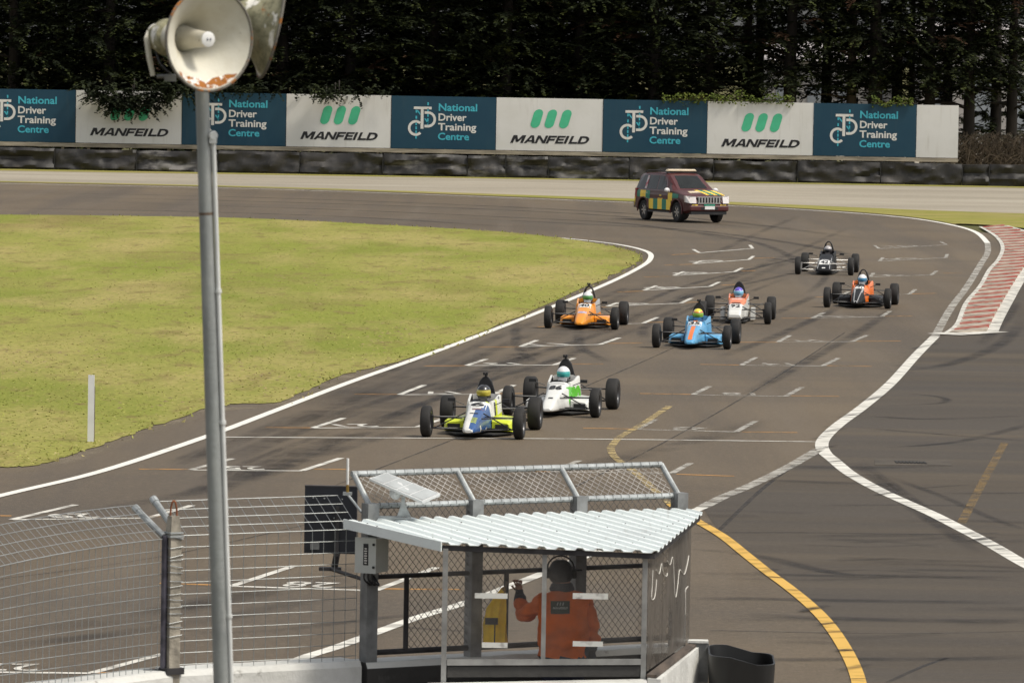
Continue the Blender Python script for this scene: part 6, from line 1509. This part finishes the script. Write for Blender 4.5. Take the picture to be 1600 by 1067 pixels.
# right arm hanging
i = len(v); v += [mp(914, 941, .0), mp(924, 985, .02), mp(922, 1028, .10)]; e += [(3, i), (i, i + 1), (i + 1, i + 2)]; r += [.10, .09, .055]
hand_chain(v, e, r, i + 2, (-.1, .25, -1), (1, 0, 0), (0, 1, 0), 1.0, .35)
for s in (-1, 1):
    i = len(v); v += [(ground_x + .10 * s, YM, .86), (ground_x + .12 * s, YM + .02, .48), (ground_x + .13 * s, YM - .02, .09), (ground_x + .15 * s, YM + .15, .05)]; e += [(0, i), (i, i + 1), (i + 1, i + 2), (i + 2, i + 3)]; r += [.11, .08, .055, (.045, .05)]
MB_ = skin_mesh('marshal_body', v, e, r, 0, 3)
for q_ in MB_.vertices:                       # creases of the jacket
    if 1.0 < q_.co.z < mp(0, 926)[2] or q_.co.x < ground_x - .2: q_.co += q_.normal * (noise.noise(Vector((q_.co.x * 7, q_.co.y * 7, q_.co.z * 16))) * .032 + noise.noise(Vector((q_.co.x * 22, q_.co.y * 22, q_.co.z * 30))) * .006)
orange_j = mat('orange_jacket', (.66, .125, .012), .85, var=.18, scale=7, bump=.5, bscale=12); navy_c = mat('navy_cloth', (.012, .014, .028), .85, var=.2, scale=8); skin_m = mat('skin', (.42, .22, .15), .6, var=.08, scale=20)
for m_ in (orange_j, navy_c, skin_m): MB_.materials.append(m_)
hw = Vector(v[10]); wr = Vector(v[[k for k in range(len(v)) if v[k] == mp(922, 1028, .10)][0]])
for p in MB_.polygons:
    c = p.center
    if (c - hw).length < .17 and c.z > hw.z + .035 and c.x < hw.x + .15 and c.y > YM + .2: p.material_index = 2
    elif (c - hw).length < .12 and c.y > YM + .2: p.material_index = 1
    elif c.z > mp(877, 919)[2] and abs(c.x - ground_x) < .12 and c.y < YM + .25: p.material_index = 2
    elif c.z < 1.02 or (c.x > ground_x + .2 and c.z < mp(930, 1008)[2]): p.material_index = 1
    else: p.material_index = 0
man = empty('person', (ground_x, YM, 0), 0, 'person in an orange jacket and dark cap seen from behind inside the shelter', 'person')
inst('body', MB_, man, (-ground_x, -YM, 0))
hc = Vector(mp(876, 893, .04))
mb = MB(); mb.ellipsoid(hc + Vector((0, 0, .0)), (.106, .130, .122), 22, 14, f=lambda p: Vector((p.x * (1 + .10 * (p.z < 0)), p.y, max(min(p.z, .105), -.100)))); mb.build('cap', mat('cap_black', (.016, .015, .017), .8, var=.2, scale=10, bump=.3), man, True, True)
mb = MB(); mb.box(hc + Vector((.105, .09, .012)), (.13, .12, .014), Matrix.Rotation(R(-52), 3, 'Z')); mb.build('cap_peak', 'cap_black', man, True)
for s in (-1, 1):
    mb = MB(); mb.lathe([(.02, 0), (.043, .0), (.046, .02), (.04, .04), (0, .042)], hc + Vector((s * .102, .01, -.015)), (s, 0, 0), 16); mb.build('ear_muff', 'cap_black', man, True, True)
mb = MB(); mb.path([hc + Vector((math.cos(R(a)) * .122, .0, .022 + math.sin(R(a)) * .122)) for a in range(-10, 191, 20)], .008, 6); mb.build('headband', 'dark_steel', man, True)
mb = MB(); mb.lathe([(.10, -.01), (.115, .02), (.098, .06), (.085, .075)], Vector(mp(878, 923, .02)) , (0, 0, 1), 18); mb.build('collar', navy_c, man, True, True)
# printed patch on the back
bvm = BVHTree.FromPolygons([x.co.copy() for x in MB_.vertices], [tuple(p.vertices) for p in MB_.polygons])
def back(x, y, off):
    p = D(x, y, YM - .6); h = bvm.ray_cast(p, Vector((0, 1, 0)), 2); return (h[0] if h[0] else p) - Vector((0, off, 0))
mb = MB(); nx, ny = 8, 5; mb.add([back(861 + 30 * a / nx, 946.5 + 20 * b / ny, .006) for a in range(nx + 1) for b in range(ny + 1)], [(a * (ny + 1) + b, (a + 1) * (ny + 1) + b, (a + 1) * (ny + 1) + b + 1, a * (ny + 1) + b + 1) for a in range(nx) for b in range(ny)]); pb = mb.build('back_patch', mat('patch_dark', (.030, .045, .035), .7, var=.2), man, True, fix=False)
grey_p = mat('patch_print', (.36, .38, .36), .7)
for k in range(3):
    mb = MB(); cx = 871.5 + k * 4.4; mb.add([back(cx + dx, 951 + dy, .011) for dx, dy in ((-1.0, 2.3), (.5, 2.3), (1.6, -2.3), (.1, -2.3))], [(0, 1, 2, 3)]); q = mb.build('patch_emblem', grey_p, pb, False, fix=False)
    
mb = MB(); put_text(mb, 'MANFEILD', (864, 888, 959, 955.5), lambda x, y: back(x, y, .011), .03, .3); mb.build('patch_lettering', grey_p, pb, False, fix=False)
# yellow flag standing furled beside the marshal
fl = empty('yellow_flag', (mp(776, 1005)[0], 50.75, 1.08), 0, 'furled yellow flag hanging beside the marshal, behind the chain link', 'flag')
YF = 50.62; mb = MB(); n = 28; vs = []; lv = ((786, 918, 3), (782, 930, 8), (776, 950, 15), (774, 975, 17.5), (774, 1004, 18))
for (cx, cy, w_) in lv:
    for k in range(n):
        a = 2 * math.pi * k / n; p = D(cx + math.cos(a) * w_ * (1 + .12 * math.sin(a * 5 + cy * .05)), cy, YF); vs.append((p.x, p.y + math.sin(a) * w_ / 178 * .6 * (1 + .25 * math.sin(a * 6 + cy * .03)), p.z))
mb.add(vs, [(i * n + k, i * n + (k + 1) % n, (i + 1) * n + (k + 1) % n, (i + 1) * n + k) for i in range(4) for k in range(n)]); mb.build('cloth', mat('flag_yellow', (.92, .58, .02), .8, var=.12, scale=8, bump=.6, bscale=9), fl, True, True)
mb = MB(); mb.tube(D(792, 908, YF), D(771, 1012, YF), .011, n=8); mb.build('stick', 'timber_post', fl, True)
mb = MB(); a = D(768, 970, YF - .15); mb.box(a, (.115, .03, .058)); mb.box(a + Vector((.03, 0, -.11)), (.012, .02, .17)); rk = mb.build('tie_strap', 'label_black', fl, True)
mb = MB(); mb.ellipsoid(D(787, 921, YF), (.02, .02, .03), 10, 6); mb.build('tie_knot', mat('knot_brown', (.35, .2, .05), .8), fl, True)
